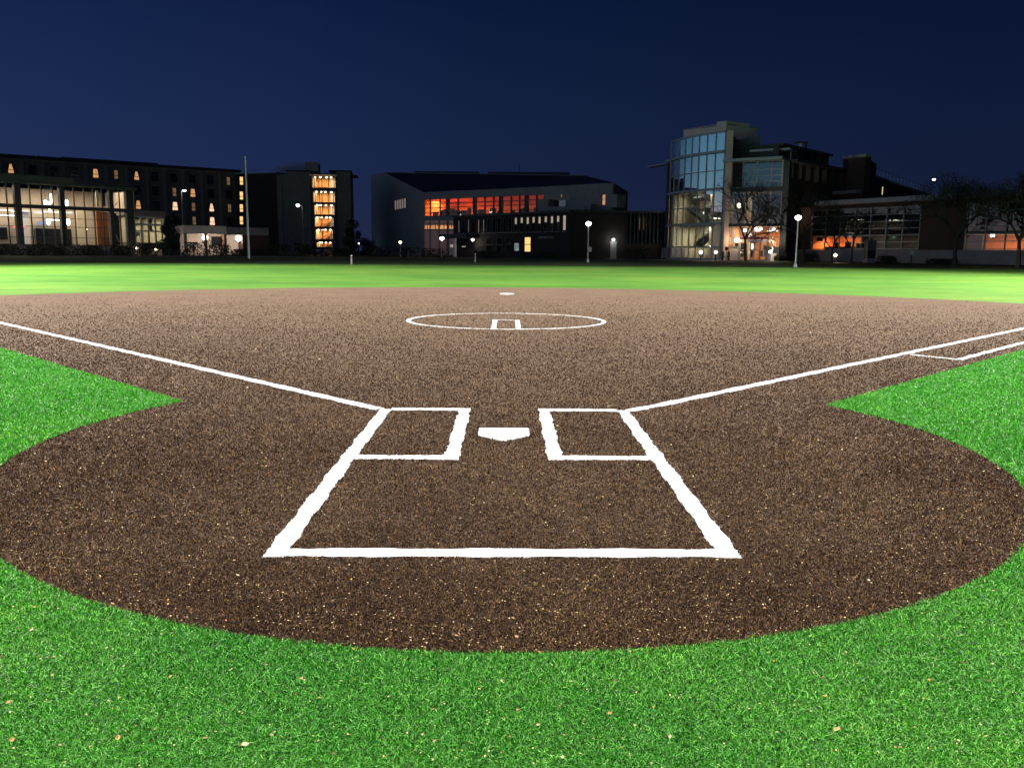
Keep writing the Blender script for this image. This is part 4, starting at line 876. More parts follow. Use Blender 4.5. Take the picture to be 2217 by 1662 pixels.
for x0, x1 in ((935, 1010), (1040, 1080), (1080, 1145), (1145, 1222)):
    s0, s1 = wg.q(6, x0, 1400)[0], wg.q(6, x1, 1400)[0]; zt2 = wg.q(6, 1000, 1342)[1]; zm2 = wg.q(6, 1000, 1418)[1]
    d = part(B, 'door', M_alu, lambda m: [wg.box(m, s0, s0+.07, Z0, zt2, -.2, 0), wg.box(m, s1-.07, s1-.01, Z0, zt2, -.2, 0), wg.box(m, s0+.07, s1-.07, zm2-.05, zm2+.05, -.2, 0), wg.box(m, s0+.07, s1-.07, Z0, Z0+.12, -.2, 0)])
    part(d, 'pane', M_clear, lambda m: wg.quad(m, s0+.07, s1-.07, Z0+.1, zt2, -.1))
for x0, y0, x1, y1, m_ in ((940, 1350, 1008, 1415, M_intdark), (940, 1425, 1008, 1495, M_intdark), (1150, 1430, 1175, 1490, M_intdark), (1185, 1370, 1215, 1420, M_intdark), (835, 1345, 925, 1385, M_intdark), (1040, 1425, 1080, 1495, M_intdark), (1190, 1425, 1222, 1495, M_greenp)): bxo(B, 'interior_panel', m_, wg, 6, x0, y0, x1, y1, -2.5)
part(B, 'lit_column', E_warm, lambda m: wg.bx(m, 6, 1062, 1352, 1076, 1410, -2.2, -2.1))
for x, y in ((990, 1208), (1105, 1196), (1148, 1203), (1160, 1198), (1292, 1200)): s, z = wg.q(6, x, y, -2); MB().lathe(wg.P(s, z, -2), [(.04, -.14), (.16, -.08), (.18, .05), (.05, .14)], 8).build('hanging_lamp', E_white, B)
part(B, 'light_bar', E_cool, lambda m: (wg.bx(m, 6, 955, 1219, 1010, 1224, -2.1, -2), wg.bx(m, 6, 1075, 1219, 1150, 1222, -2.1, -2), wg.bx(m, 6, 1225, 1216, 1335, 1221, -2.1, -2)))
s, z = wg.q(6, 897, 1315, .2); MB().lathe(wg.P(s, z, -.1), [(.05, -.3), (.3, -.15), (.34, .05), (.05, .28)], 10).build('wall_lamp', E_warm, B); lamp('POINT', wg.P(s, z, .7), 110, (1, .7, .4), B, .2)
for s in (1.2, 3.2, 5.4): ceil_light(B, wg, s, ze1-.12, -3, 150, (1, .84, .60), 1.4, 2)
# side facade receding to the right, with brise-soleil fins
sd = Wall(px(7, 118, 0)[0], 100.5, px(7, 735, 0)[0], 113)
zr3 = sd.q(7, 160, 300)[1]; zt3 = sd.q(7, 160, 335)[1]
part(B, 'side_wall', M_brick2, lambda m: sd.box(m, .3, sd.L, Z0-.1, zt3, -1.0, -.6))
part(B, 'end_pier', M_dark, lambda m: wg.box(m, a1-.02, a1+.75, Z0-.1, zg1+.15, -.6, .12))
part(B, 'side_roof', M_dark, lambda m: (sd.box(m, 0, sd.L+.4, zt3, zr3, -6, .9), sd.box(m, 1, sd.L, zr3+1.9, zr3+2.2, -9, -1.5), sd.box(m, 1.4, sd.L, zr3, zr3+1.9, -9, -2.8)))
for k in range(7):
    s = .8+k*(sd.L-1)/6; part(B, 'fin', M_dark, lambda m: sd.box(m, s-.05, s+.05, sd.q(7, 160, 520)[1], zt3, -.6, .05)); part(B, 'upper_fin', M_dark, lambda m: sd.box(m, s-.05, s+.05, zr3, zr3+1.9, -2.8, -2.0))
s, z = sd.q(7, 300, 120); part(B, 'exhaust_fan', M_galv, lambda m: m.lathe(sd.P(sd.q(7, 300, 150, -6)[0], zr3+2.2, -6), [(.9, 0), (1.0, .6), (.8, .8), (.85, 1.7), (1.0, 1.9)], 14))
# brick block and low classroom wing
bb = Wall(px(7, 735, 0)[0], 112.5, px(7, 997, 0)[0], 109.5); bs = Wall(px(7, 997, 0)[0], 109.5, px(7, 1130, 0)[0], 118)
B = empty('brick_block', bb.P(0, Z0), 'tall brown brick block with a pale coping right of the fins', 'building')
zb2 = bb.q(7, 870, 262)[1]
part(B, 'wall', M_brick2, lambda m: (bb.box(m, 0, bb.L, Z0-.1, zb2-.4, -1.2, 0), bs.box(m, .02, bs.L, Z0-.1, zb2-.42, -2.2, 0)))
part(B, 'coping', M_fascia, lambda m: (bb.box(m, -.1, bb.L+.1, zb2-.4, zb2, -1.2, .15),))
part(B, 'ledge', M_fascia, lambda m: bb.bx(m, 7, 620, 690, 955, 708, 0, 1.2))
far = Wall(px(7, 1130, 0)[0], 122, px(8, 700, 0)[0], 175)
B = empty('far_laboratory_building', far.P(0, Z0), 'long dark building with a roof railing receding behind the low wing', 'building')
zf = far.q(7, 1200, 400)[1]
part(B, 'wall', M_intdark, lambda m: far.box(m, 0, far.L, Z0-.1, zf-1.5, -12, 0))
part(B, 'upper_storey', M_dark, lambda m: far.box(m, 0, far.L, zf-1.5, zf, -12, -3))
part(B, 'roof_railing', M_galv, lambda m: [m.tube(far.P(s, zf, -3), far.P(s, zf+1.1, -3), .04, n=4) for s in np.arange(1, far.L, 3)]+[m.tube(far.P(0, zf+1.1, -3), far.P(far.L, zf+1.1, -3), .04, n=4)])
s, z = far.q(7, 1275, 680, .05); f = part(B, 'window', M_dark, lambda m: far.box(m, s-.8, s+.9, z-1.3, z+1.0, 0, .04))
MB_ = MB(); far.quad(MB_, s-.35, s+.25, z-.6, z+.6, .05); MB_.build('pane', emit('yellow lit glass', (1, .8, .35), .9, .2, 1), f)
s, z = far.q(8, 590, 410, .1); MB().lathe(far.P(s, z, .3), [(.05, -.2), (.3, -.1), (.3, .1), (.05, .2)], 8).build('wall_lamp', E_cool, B)
lw = Wall(px(7, 420, 0)[0], 103, 2217, 80)
B = empty('classroom_wing', lw.P(0, Z0), 'low brick wing with large gridded windows at the right edge', 'building')
zf1 = lw.q(8, 1500, 590)[1]; zf0 = zf1-.75
print('fascia z', zf1, lw.q(7, 800, 800)[1], lw.q(8, 400, 645)[1])
zf1 = (lw.q(7, 800, 800)[1]+lw.q(8, 400, 645)[1])/2+.1; zf0 = zf1-.55
sE2 = lw.L+22; zbw = lw.q(8, 1200, 1310)[1]; zgt = lw.q(8, 300, 740)[1]
part(B, 'roof_fascia', M_fascia, lambda m: lw.box(m, lw.q(7, 560, 830)[0], sE2, zf0, zf1, -12, 1.5))
part(B, 'soffit_wall', M_brick2, lambda m: lw.box(m, -2.5, sE2, zgt, zf0, -.4, 0))
part(B, 'base_wall', M_conc, lambda m: lw.box(m, -2.5, sE2, Z0-.1, zbw, -.4, .15))
g1a, g1b = lw.q(7, 425, 1200)[0], lw.q(8, 425, 1000)[0]; g2a, g2b = lw.q(8, 1010, 1100)[0], sE2-2
for p0, p1 in ((-2.5, g1a), (g1b, g2a), (g2b, sE2)): part(B, 'brick_pier', M_brick2, lambda m: lw.box(m, p0, p1, zbw, zgt, -.4, 0))
zmid = lw.q(7, 800, 1215, -3)[1]
shell(B, lw, -2.5, sE2, zbw, zmid-.15, 8, M_orange, M_floor, M_beige); shell(B, lw, -2.5, sE2, zmid+.15, zgt, 8, M_intdark, M_intdark, M_intdark)
for ga, gb, nm in ((g1a, g1b, 8), (g2a, g2b, 12)):
    f = part(B, 'window', M_alu, lambda m: [lw.box(m, s-.05, s+.05, zbw, zgt, -.1, .06) for s in (np.linspace(ga, gb, nm) if nm == 8 else np.arange(ga, gb, (g1b-g1a)/7))]+[lw.box(m, ga, gb, z-.04, z+.04, -.1, .06) for z in np.linspace(zbw+.1, zgt-.1, 7)])
    part(f, 'pane', glass('classroom glazing', .10, (.8, .8, .8), wobble=.03), lambda m: lw.quad(m, ga, gb, zbw, zgt, -.12))
# interior: near-black surfaces in the upper part, a lit orange wall low down
zlow = lw.q(7, 800, 1345, -4)[1]
part(B, 'interior_partition', M_intdark, lambda m: (lw.box(m, lw.q(7, 1015, 1250, -4)[0], lw.q(8, 1230, 1150, -4)[0], zbw, zmid-.16, -4.2, -4), lw.box(m, -2.4, lw.q(7, 560, 1250, -4)[0], lw.q(7, 500, 1285, -4)[1], zmid, -4.19, -3.9)))
part(B, 'bulkhead', M_dark, lambda m: lw.box(m, g1a, g1b, zlow-.5, zlow-.05, -3, -2.6))
part(B, 'interior_desk', M_intdark, lambda m: [lw.box(m, s, s+random.uniform(.3, .9), zbw, zbw+random.uniform(.4, 1.1), -3.8, -3.4) for s in np.arange(g1a+1, lw.q(7, 1010, 1250)[0], 1.6)])
part(B, 'teal_screen', E_green, lambda m: lw.bx(m, 12, 1680, 320, 1750, 400, -4, -3.9))
for s in (g1a-1.4, g1a, g1a+1.6): ceil_light(B, lw, s, zmid-.2, -5.5, 110, (1, .56, .28), 1.2, 1.5)
for s in (lw.q(8, 1350, 1150)[0], lw.q(8, 1550, 1150)[0], lw.q(8, 1750, 1150)[0]): ceil_light(B, lw, s-3, zmid-.2, -5, 130, (1, .55, .22), 2, 1.5)
part(B, 'roof_plant', M_fascia, lambda m: (lw.box(m, lw.q(8, 1130, 560)[0], lw.q(8, 1620, 560)[0], zf1, zf1+.5, -9, -6),))
# ================================================================== SITE: roads, paths, posts, plants
M_asph = mat('asphalt', (.05, .05, .052), .9, .2, 1.5); M_pave = mat('concrete paving', (.30, .28, .26), .9, .15, 1.0)
def sheet(name, pts, z, m_): tag(MB().poly([(x, y, z) for x, y in pts]).build(name, m_), kind='structure')
def strip_on(u0, u1, Y0, Y1, dz): return None
def road(name, ya, yb, x0, x1, m_, dz):
    mb = MB(); n = 12
    for i in range(n+1):
        x = x0+(x1-x0)*i/n; bend = 4*math.sin(i/n*math.pi)
        mb.v += [(x, ya-bend*.4, gz(ya-bend*.4)+dz), (x, yb-bend*.4, gz(yb-bend*.4)+dz)]
    mb.f = [(2*i, 2*i+2, 2*i+3, 2*i+1) for i in range(n)]
    tag(mb.build(name, m_), kind='structure')
road('path', 101.5, 104.5, -75, 26, M_pave, .012)
road('road', 112, 119, -160, 12, M_asph, .008)
e0, e1 = foot(1514, 98.5), foot(1688, 96.5)
sheet('entrance_path', [(e0.x-9, 93.5), (e0.x-4, 92.3), (e1.x-3, 96.5), (e1.x+1, 100.6), (e0.x+2, 103.6), (e0.x-2, 103.9)], Z0+.02, M_pave)
# --- lamp posts with globe heads
M_pole = mat('grey lamp post', (.30, .31, .30), .6, .1, 3)
def post_lamp(u, Y, v, r, label, watts=160, col=(1, .86, .74), sign=False, head=E_white, pr=.07):
    f = foot(u, Y); zt = at(u, v, Y).z
    t = empty('street_lamp', f, label, 'street lamp', 'globe street lamps')
    MB().lathe(f, [(.16, 0), (.16, .25), (pr, .35), (pr*.8, zt-f.z-r*.9)], 10).build('pole', M_pole, t)
    MB().lathe((f.x, f.y, zt), [(.05, -r), (r*.9, -r*.5), (r*1.15, 0), (r*.95, r*.5), (.08, r*.75)], 14).build('lamp_shade', head, t, smooth=True)
    MB().lathe((f.x, f.y, zt+r*.75), [(r*.5, 0), (r*.2, r*.3)], 10).build('cap', M_black, t)
    lamp('POINT', (f.x, f.y-.0, zt), watts, col, t, r*1.25)
    if sign: MB().box(f.x-.02, f.x+.38, f.y-.13, f.y-.10, at(u, 545, Y).z, at(u, 535, Y).z).build('notice_plate', M_conc, t)
    return t
post_lamp(1272.5, 82, 484, .26, 'globe street lamp with a small notice plate in front of the brick hall', 120, sign=True)
post_lamp(1723, 70, 471, .25, 'tallest globe street lamp standing right of the entrance', 150)
post_lamp(867, 128, 524.5, .22, 'orange globe street lamp left of the big hall corner', 60, (1, .6, .3), head=emit('orange globe glow', (1, .72, .4), 10))
post_lamp(957, 124, 516, .30, 'white globe street lamp in front of the brown lower windows of the hall', 80)
post_lamp(777.5, 190, 527, .2, 'distant cool white street lamp right of the stair tower block', 30, (.9, .95, 1), head=E_cool)
def arm_lamp(u, uh, Y, v, label, head, r=.26, hflat=.55):
    f = foot(u, Y); h = at(uh, v, Y); t = empty('street_lamp', f, label, 'street lamp')
    MB().tube(f, (f.x, f.y, h.z-.1), .09, .06, 8).build('pole', M_pole, t); MB().tube((f.x, f.y, h.z-.15), (h.x, f.y, h.z+.15), .04, .035, 6).build('arm', M_pole, t)
    MB().lathe(h, [(.05, -r*hflat), (r, -r*.1), (r*.9, r*hflat*.6), (.05, r*hflat)], 12).build('lamp_head', head, t, smooth=True); lamp('POINT', (h.x, h.y, h.z-.2), 60, (1, .9, .85), t, r)
arm_lamp(658, 645, 140, 445, 'slender arm street lamp with a bright head before the stair tower block', E_white, .3, .8)
arm_lamp(400, 399, 130, 413, 'street lamp with a flat bluish head in front of the dormitory', E_cool, .32, .45)
def bollard_light(u, Y, v, label, e=E_warm, r=.16, w=12):
    f = foot(u, Y); z = at(u, v, Y).z; t = empty('bollard_light', f, label, 'bollard light', 'small ground lights')
    MB().tube((f.x, f.y, min(f.z, z-.3)), (f.x, f.y, z-r*.6), .07, n=8).build('post', M_black, t)
    MB().lathe((f.x, f.y, z), [(.03, -r), (r, -r*.4), (r, r*.4), (.03, r)], 10).build('lamp_shade', e, t, smooth=True); lamp('POINT', (f.x, f.y-.3, z), w, (1, .75, .55), t, .1)
bollard_light(298, 108, 537.5, 'small ground light left one of the pair on the planted slope', w=8)
bollard_light(338, 108, 540.5, 'small ground light right one of the pair on the planted slope', w=8)
bollard_light(1517, 98, 546, 'round ground light in front of the glass tower, left of two', E_white, .2, 30)
bollard_light(1549, 98, 546, 'round ground light in front of the glass tower, right of two', E_white, .18, 30)
bollard_light(1808, 92, 552.5, 'single orange ground light before the classroom wing base', emit('orange lamp glow', (1, .6, .3), 9), .2, 40)
bollard_light(1667, 97.0, 545, 'bright ground light at the foot of the statue', E_white, .18, 140)
# --- tall pale pole and marker posts
f = foot(539, 90); zt = at(535, 339, 90).z
t = empty('tall_pole', f, 'very tall slender pale pole at the far edge of the field', 'pole')
MB().tube((f.x, f.y, f.z), (f.x+.05, f.y, zt), .13, .085, 10).build('shaft', M_pipe, t); MB().lathe((f.x+.05, f.y, zt), [(.1, 0), (.13, .1), (.02, .3)], 8).build('finial', M_galv, t)
def marker(u, Y, h, label):
    f = foot(u, Y); t = empty('marker_post', f, label, 'post', 'short marker posts')
    MB().tube((f.x, f.y, f.z-.05), (f.x, f.y, f.z+h*.72), .085, n=10).build('post', M_conc, t); MB().tube((f.x, f.y, f.z+h*.72), (f.x, f.y, f.z+h*.86), .07, n=10).build('band', M_black, t)
    MB().lathe((f.x, f.y, f.z+h*.86), [(.085, 0), (.085, h*.1), (.03, h*.14)], 10).build('cap', M_pipe, t)
marker(761, 69.5, .82, 'short white marker post with black band below the stair tower block')
marker(1028.5, 80, .85, 'short grey marker post with black band in front of the brick hall')
for u, Y, l in ((884, 118, 'left one of two faint stub posts before the big hall'), (910, 118, 'right one of two faint stub posts before the big hall')):
    f = foot(u, Y); o = MB().lathe((0, 0, 0), [(.1, 0), (.1, .8), (.06, .95)], 8).build('stub_post', M_conc); o.location = f; tag(o, l, 'post', 'short marker posts')
# --- stanchions with a chain near the entrance
f1, f2 = foot(px(9, 300, 900)[0], 99.5), foot(px(9, 455, 900)[0], 99.3)
for f, l in ((f1, 'left black stanchion by the glass tower corner'), (f2, 'right black stanchion by the glass tower corner')):
    t = empty('stanchion', f, l, 'stanchion', 'black stanchions'); MB().tube(f, f+Vector((0, 0, 1.0)), .16, n=10).build('post', M_black, t); MB().lathe(f+Vector((0, 0, 1.0)), [(.16, 0), (.12, .1), (.02, .14)], 10).build('cap', M_black, t)
ch = MB(); P_ = [f1.lerp(f2, k/8)+Vector((0, 0, .85-.5*math.sin(k/8*math.pi))) for k in range(9)]
for a, b_ in zip(P_, P_[1:]): ch.tube(a, b_, .03, n=5)
tag(ch.build('chain', M_black), 'sagging chain hung between the two black stanchions', 'chain')
f = foot(px(9, 390, 700)[0], 101); o = MB().box(f.x-.2, f.x+.2, f.y-.1, f.y, at(*px(9, 390, 760), 101).z, at(*px(9, 390, 670), 101).z).build('call_box', mat('dark red enamel', (.12, .01, .01), .5, .1, 3)); MB().tube((f.x, f.y-.05, Z0), (f.x, f.y-.05, at(*px(9, 390, 760), 101).z), .04, n=6).build('post', M_black, o); tag(o, 'dark red box on a post left of the entrance', 'box')
# --- kiosk board and small sign before the classroom wing
f = foot(1889, 88); t = empty('notice_kiosk', f, 'dark upright cabinet before the classroom wing windows', 'cabinet')
z = lambda y: at(*px(12, 1180, y), 88).z
x0, x1 = at(*px(12, 1085, 700), 88).x, at(*px(12, 1290, 700), 88).x
MB().box(x0, x1, 88, 89, Z0-.05, z(880)).build('plinth', M_conc, t); MB().box(x0+.05, x1-.02, 88.02, 88.9, z(880), z(680)).build('lower_door', M_black, t); MB().box(x0, x1, 88, 89, z(680), z(440)).build('cabinet', mat('dark grey enamel', (.10, .09, .095), .6, .1, 2), t)
f = foot(1973, 88); t = empty('small_sign', f, 'small pale sign on a black post before the classroom wing', 'sign')
MB().tube(f, (f.x, f.y, at(*px(12, 2130, 800), 88).z), .05, n=6).build('post', M_black, t); MB().box(f.x-.2, f.x+.2, f.y-.08, f.y-.04, at(*px(12, 2130, 800), 88).z, at(*px(12, 2130, 690), 88).z).build('panel', M_pipe, t)
# --- statue at the entrance
M_statue = mat('pale bronze statue', (.62, .52, .40), .55, .12, 3)
sf = foot(px(9, 1610, 900)[0], 98.2); sc_ = 1.0
t = empty('statue', sf, 'brightly lit pale statue of a robed standing figure with one arm stretched out', 'statue')
ztop_ = at(*px(9, 1625, 375), 98.2).z; zfeet = at(*px(9, 1610, 840), 98.2).z; H_ = ztop_-zfeet; U = H_/7.6
def skin(name, chain, m_, parent):
    me = bpy.data.meshes.new(name); inv = world_inv(parent)
    me.from_pydata([inv @ Vector(p) for p, _ in chain[0]], chain[1], []); me.materials.append(m_)
    o = bpy.data.objects.new(name, me); COL.objects.link(o); o.parent = parent
    md = o.modifiers.new('Skin', 'SKIN'); md.use_smooth_shade = True
    me.skin_vertices[0].data[0].use_root = True
    for i, (_, r) in enumerate(chain[0]): me.skin_vertices[0].data[i].radius = (r, r*.85) if not hasattr(r, '__len__') else r
    s = o.modifiers.new('Sub', 'SUBSURF'); s.levels = 1; s.render_levels = 2; return o
def S(x, y, z): return (sf.x+x*U, sf.y+y*U, zfeet+z*U)
skin('figure', ([(S(0, 0, 3.9), U*.62), (S(0, 0, 5.2), (U*.8, U*.5)), (S(0, 0, 6.05), (U*.7, U*.42)), (S(0, 0, 6.5), U*.24), (S(0, -.05, 6.85), U*.36), (S(0, -.02, 7.3), U*.36),
    (S(-.05, 0, 2.2), U*.66), (S(-.1, 0, .2), U*.6), (S(-.95, -.1, 5.85), U*.3), (S(-1.35, -.5, 5.0), U*.27), (S(-1.9, -.9, 5.5), U*.17), (S(-2.15, -1.0, 5.65), U*.12),
    (S(.95, 0, 5.8), U*.3), (S(1.25, 0, 4.6), U*.27), (S(1.05, -.45, 3.5), U*.2), (S(1.0, -.55, 3.1), U*.13)],
    [(0, 1), (1, 2), (2, 3), (3, 4), (4, 5), (0, 6), (6, 7), (2, 8), (8, 9), (9, 10), (10, 11), (2, 12), (12, 13), (13, 14), (14, 15)]), M_statue, t)
skin('shoulder_drape', ([(S(0, -.12, 6.1), (U*.75, U*.45)), (S(.9, -.05, 5.6), U*.36), (S(1.35, .1, 4.4), U*.3), (S(-.8, -.15, 5.9), U*.3)], [(0, 1), (1, 2), (0, 3)]), M_intdark, t)
MB().box(sf.x-.45, sf.x+.45, sf.y-.4, sf.y+.4, Z0, zfeet).build('pedestal', M_lilac, t)
l = lamp('SPOT', (sf.x-.9, sf.y-2.2, Z0+.5), 1500, (1, .82, .6), t, .08, spot_size=math.radians(60), spot_blend=.5); look(l, (.9, 2.2, 2.0))
# --- parked car
def car(u, Y, rz, label):
    f = foot(u, Y, 555); t = empty('parked_car', f, label, 'car', rz=rz)
    paint = mat('dark blue grey car paint', (.03, .04, .07), .3, .05, 2, spec=.6); M_tyre = mat('tyre rubber', (.02, .02, .02), .9, .1, 5)
    Mx = world_mat(t)
    def W_(mb): mb.v = [tuple(Mx @ Vector(p)) for p in mb.v]; return mb
    prof = [(-2.25, .35), (-2.3, .7), (-2.1, .92), (-1.3, 1.0), (-.75, 1.42), (.75, 1.45), (1.5, 1.05), (2.15, .95), (2.28, .7), (2.25, .35)]
    mb = MB(); n = len(prof)
    for y, k in ((-.86, 1), (.86, 1)):
        for x, z in prof: mb.v.append((x, y*(1 if z < 1.06 else .82), z))
    mb.f = [tuple(range(n))[::-1], tuple(range(n, 2*n))]+[(i, (i+1) % n, n+(i+1) % n, n+i) for i in range(n)]
    W_(mb).build('body', paint, t)
    g = MB(); g.poly([(-1.15, -.84, 1.05), (1.3, -.84, 1.08), (.7, -.73, 1.38), (-.7, -.73, 1.36)]); W_(g).build('side_window', M_dkgl, t)
    g = MB(); g.poly([(-1.32, -.7, 1.03), (-1.32, .7, 1.03), (-.79, .62, 1.40), (-.79, -.62, 1.40)]); W_(g).build('windscreen', M_dkgl, t)
    for x in (-1.4, 1.4):
        for y in (-.8, .8):
            wh = W_(MB().tube((x, y-.11, .33), (x, y+.11, .33), .33, n=16)).build('wheel', M_tyre, t); W_(MB().tube((x, y-.13, .33), (x, y+.13, .33), .19, n=10)).build('rim', M_galv, wh)
    for y in (-.65, .65): W_(MB().box(-2.33, -2.22, y-.17, y+.17, .66, .8)).build('headlight', M_pipe, t)
    return t
car(703, 124, math.radians(62), 'dark car parked in front of the stair tower block')
# --- trees
M_bark = mat('dark bark', (.055, .045, .038), .95, .3, 6); M_bark2 = mat('grey brown bark', (.10, .085, .07), .95, .3, 6)
def bare_tree(u, Y, htop, spread, label, seed=1, fork=.3, r0=.17, m_=None, depth=6, v=560, leaves=0, lean=0):
    R = random.Random(seed); f = foot(u, Y, v); H = at(u, htop, Y).z-f.z
    t = empty('bare_tree', f, label, 'tree'); tr = MB(); cr = MB(); lf = MB()
    def grow(p, d, L, r, k):
        n = 2; q = p
        for i in range(n):
            d2 = (d+Vector((R.uniform(-.12, .12), R.uniform(-.12, .12), R.uniform(-.02, .08)))).normalized(); e = q+d2*L/n
            (tr if k == 0 else cr).tube(q, e, r*(1-.2*i), r*(1-.2*(i+1)), 6 if k < 3 else 4, cap=False); q = e; d = d2
        if k >= depth:
            for _ in range(leaves):
                c = q+Vector((R.gauss(0, .25), R.gauss(0, .25), R.gauss(0, .25))); s = R.uniform(.04, .08); a = Vector((R.gauss(0, 1), R.gauss(0, 1), R.gauss(0, 1))).normalized(); b2 = a.orthogonal().normalized()
                lf.poly([c-a*s, c+b2*s*.6, c+a*s, c-b2*s*.6])
            return
        nb = 3 if k < 4 else R.choice((2, 2, 3))
        for j in range(nb):
            ang = R.uniform(0, 6.28) if k else j*6.28/nb+R.uniform(-.4, .4); tilt = R.uniform(.35, .8)*spread
            o = d.orthogonal().normalized(); o.rotate(Matrix.Rotation(ang, 3, d)); nd = (d*math.cos(tilt)+o*math.sin(tilt)+Vector((0, 0, .12))).normalized()
            grow(q, nd, L*R.uniform(.66, .86), r*.67, k+1)
    L0 = H*fork
    grow(f-Vector((0, 0, .1)), Vector((lean, 0, 1)).normalized(), L0, r0, 0)
    tr.build('trunk', m_ or M_bark, t); cr.build('crown', m_ or M_bark, t)
    if leaves: lf.build('dry_foliage', mat('dry brown foliage', (.07, .05, .03), .9, .4, 2), t)
    return t
bare_tree(1614, 97, 372, 1.15, 'bare forked tree in front of the lit entrance', 3, .25, .2, depth=7, v=560)
bare_tree(1742, 86, 372, 1.2, 'dark twiggy tree between the street lamp and the classroom wing', 8, .24, .2, leaves=6)
bare_tree(1802, 90, 440, 1.0, 'small bare tree against the lit orange classroom window, left of two', 14, .24, .13)
bare_tree(1843, 90, 436, 1.0, 'small bare tree against the lit orange classroom window, right of two', 23, .24, .13)
bare_tree(2068, 80, 318, 1.25, 'broad brown twiggy tree over the roof of the classroom wing', 31, .22, .24, leaves=9, depth=7, v=565)
bare_tree(2205, 74, 300, 1.25, 'broad twiggy tree cut by the right picture edge', 47, .22, .24, leaves=9, depth=7, v=565)
bare_tree(447, 113, 495, 1.1, 'small pale bare shrub tree left of the white entrance lights', 5, .2, .08, M_bark2, depth=5)
bare_tree(480, 112, 492, 1.1, 'small bare tree in front of the low entrance block', 9, .2, .08, M_bark2, depth=5)
def leafy(name, u, Y, vt, wpx, label, cat, m_, seed, n=2600, conic=False, vb=556, group=None, leaf=.16):
    R = np.random.default_rng(seed); f = foot(u, Y, vb); H = at(u, vt, Y).z-f.z; W = wpx/1818*(Y+7.2)/2
    t = empty(name, f, label, cat, group)
    MB().tube(f-Vector((0, 0, .1)), f+Vector((0, 0, H*.7)), max(.05, H*.02), .03, 7).build('trunk', M_bark, t)
    nb = 16; cs = []
    for i in range(nb):
        h = R.uniform(.12, .95); rr = W*((1-h)*1.0 if conic else math.sqrt(max(.05, 1-(2*h-1)**2)))*R.uniform(.2, .85); a = R.uniform(0, 6.28)
        cs.append((rr*math.cos(a), rr*math.sin(a), h*H, W*(.42-.25*h*(1 if conic else 0))*R.uniform(.7, 1.3)))
    cs = np.array(cs); k = R.integers(0, nb, n); d = R.normal(0, 1, (n, 3)); d /= np.linalg.norm(d, axis=1)[:, None]
    c = cs[k, :3]+d*(cs[k, 3]*R.uniform(.5, 1.05, n))[:, None]; c[:, 2] = np.clip(c[:, 2], .05, H*1.02)
    a = R.normal(0, 1, (n, 3)); a /= np.linalg.norm(a, axis=1)[:, None]; b2 = np.cross(a, R.normal(0, 1, (n, 3))); b2 /= np.linalg.norm(b2, axis=1)[:, None]
    s = (R.uniform(.5, 1.2, n)*leaf)[:, None]; V = np.stack([c-a*s, c+b2*s*.6, c+a*s, c-b2*s*.6], 1).reshape(-1, 3)
    me = bpy.data.meshes.new('crown'); me.from_pydata(V.tolist(), [], np.arange(4*n).reshape(-1, 4).tolist()); me.materials.append(m_)
    o = bpy.data.objects.new('crown', me); COL.objects.link(o); o.parent = t; return t
M_ever = mat('dark evergreen leaves', (.022, .04, .02), .9, .4, 1); M_shrub = mat('dull shrub leaves', (.035, .042, .022), .9, .4, 1)
leafy('evergreen_tree', 370, 109, 466, 66, 'dark dense evergreen tree right of the glazed pavilion', 'tree', M_ever, 1, 3600, True)
leafy('evergreen_tree', 768, 150, 475, 44, 'dark rounded tree at the right end of the stair tower block', 'tree', M_ever, 2, 2600, False)
leafy('evergreen_tree', 797, 170, 517, 44, 'low dark tree in the gap between tower block and big hall', 'tree', M_ever, 3, 1800, False)
k = 4
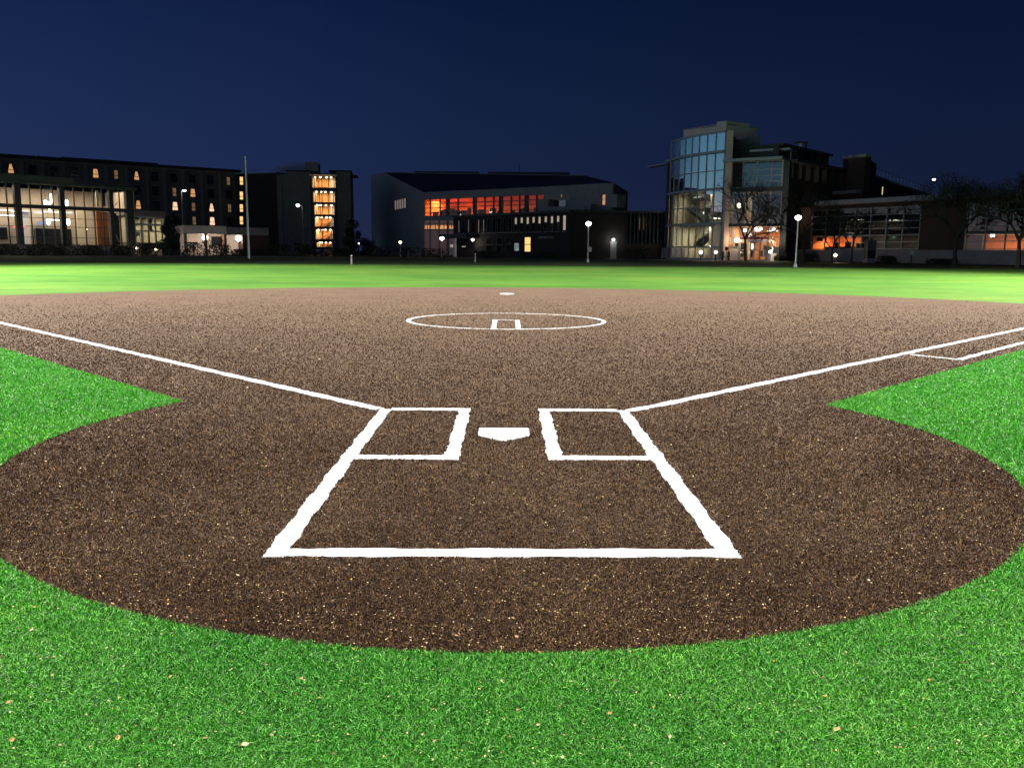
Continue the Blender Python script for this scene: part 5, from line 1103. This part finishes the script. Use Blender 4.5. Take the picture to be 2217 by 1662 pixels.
for u, Y, vt, w, lb in ((12, 102, 529, 70, 'dark low shrub at the left picture edge below the lobby'), (75, 102, 531, 80, 'dark low shrub below the red signs of the lobby'), (140, 102, 530, 80, 'dark low shrub below the middle column of the lobby'), (205, 103, 532, 80, 'dark low shrub below the wood panel of the lobby'), (262, 104, 533, 70, 'dark low shrub below the right corner of the lobby'),
    (318, 104, 530, 50, 'dark low shrub below the glazed pavilion'), (420, 108, 526, 70, 'dark shrub left of the first white entrance light'), (470, 110, 532, 70, 'dark shrub between the two white entrance lights'), (522, 112, 541, 50, 'dark shrub left of the tall pale pole'), (600, 118, 532, 90, 'broad dark shrub at the foot of the brick link wing'), (660, 121, 528, 60, 'dark shrub left of the parked car'),
    (745, 123, 540, 60, 'dark shrub right of the parked car'), (820, 140, 535, 70, 'dark shrub below the gap beside the big hall'), (880, 138, 537, 80, 'dark shrub below the gable wall of the big hall'), (940, 134, 539, 70, 'dark shrub below the globe lamp of the big hall'),
    (1060, 120, 545, 90, 'low dark shrub before the brick hall, left'), (1180, 112, 548, 100, 'low dark shrub before the brick hall, below its bright window'), (1380, 112, 540, 90, 'dark hedge clump before the fins of the brick hall'), (1680, 98, 553, 16, 'small dark shrub right of the statue'), (1700, 99, 548, 30, 'dark shrub at the right corner of the entrance'), (1745, 96, 545, 60, 'dark shrub at the left end of the classroom wing'), (1925, 87, 556, 50, 'dark shrub right of the dark cabinet'), (2040, 84, 562, 60, 'dark shrub before the brick pier of the classroom wing')):
    k += 1; leafy('shrub', u, Y, vt, w, lb, 'shrub', M_shrub, k, 900, False, group='dark shrubs along the building fronts', leaf=.14)
# garden wall on the planted slope
gwl = Wall(-140, 106, 300, 108); o = empty('retaining_wall', gwl.P(0, Z0), 'low dark grey retaining wall below the glass lobby', 'wall')
part(o, 'wall', M_conc, lambda m: gwl.box(m, 0, gwl.L+3, Z0-.1, Z0+.75, -.3, 0)); part(o, 'coping', M_conc, lambda m: gwl.box(m, -.05, gwl.L+3.05, Z0+.75, Z0+.83, -.35, .05))
# rooftop steam drifting behind the stair tower block
m = bpy.data.materials.new('steam'); m.use_nodes = True; n = m.node_tree; n.nodes.clear()
v_ = N(n, 'ShaderNodeVolumePrincipled'); v_.inputs['Color'].default_value = (.9, .85, .85, 1); no = N(n, 'ShaderNodeTexNoise'); no.inputs['Scale'].default_value = .35; tc_ = N(n, 'ShaderNodeTexCoord'); n.links.new(tc_.outputs['Object'], no.inputs[0])
n.links.new(mathn(n, 'MULTIPLY', ramp(n, [(.35, 0), (.6, 1)], no.outputs[0]), .5), v_.inputs['Density']); v_.inputs['Emission Strength'].default_value = 0
oo = N(n, 'ShaderNodeOutputMaterial'); n.links.new(v_.outputs[0], oo.inputs['Volume'])
a_ = at(631, 366, 185); b_ = MB()
import bmesh
bm = bmesh.new(); bmesh.ops.create_icosphere(bm, subdivisions=3, radius=1)
for q in bm.verts: q.co = Vector((q.co.x*4.6, q.co.y*2.5, q.co.z*1.25))+q.co.normalized()*.25*math.sin(q.co.x*5+q.co.z*7)
me = bpy.data.meshes.new('steam'); bm.to_mesh(me); bm.free(); me.materials.append(m); o = bpy.data.objects.new('steam', me); COL.objects.link(o); o.location = a_; tag(o, 'faint pale puff of steam above the roof left of the penthouse', 'steam', kind='stuff')
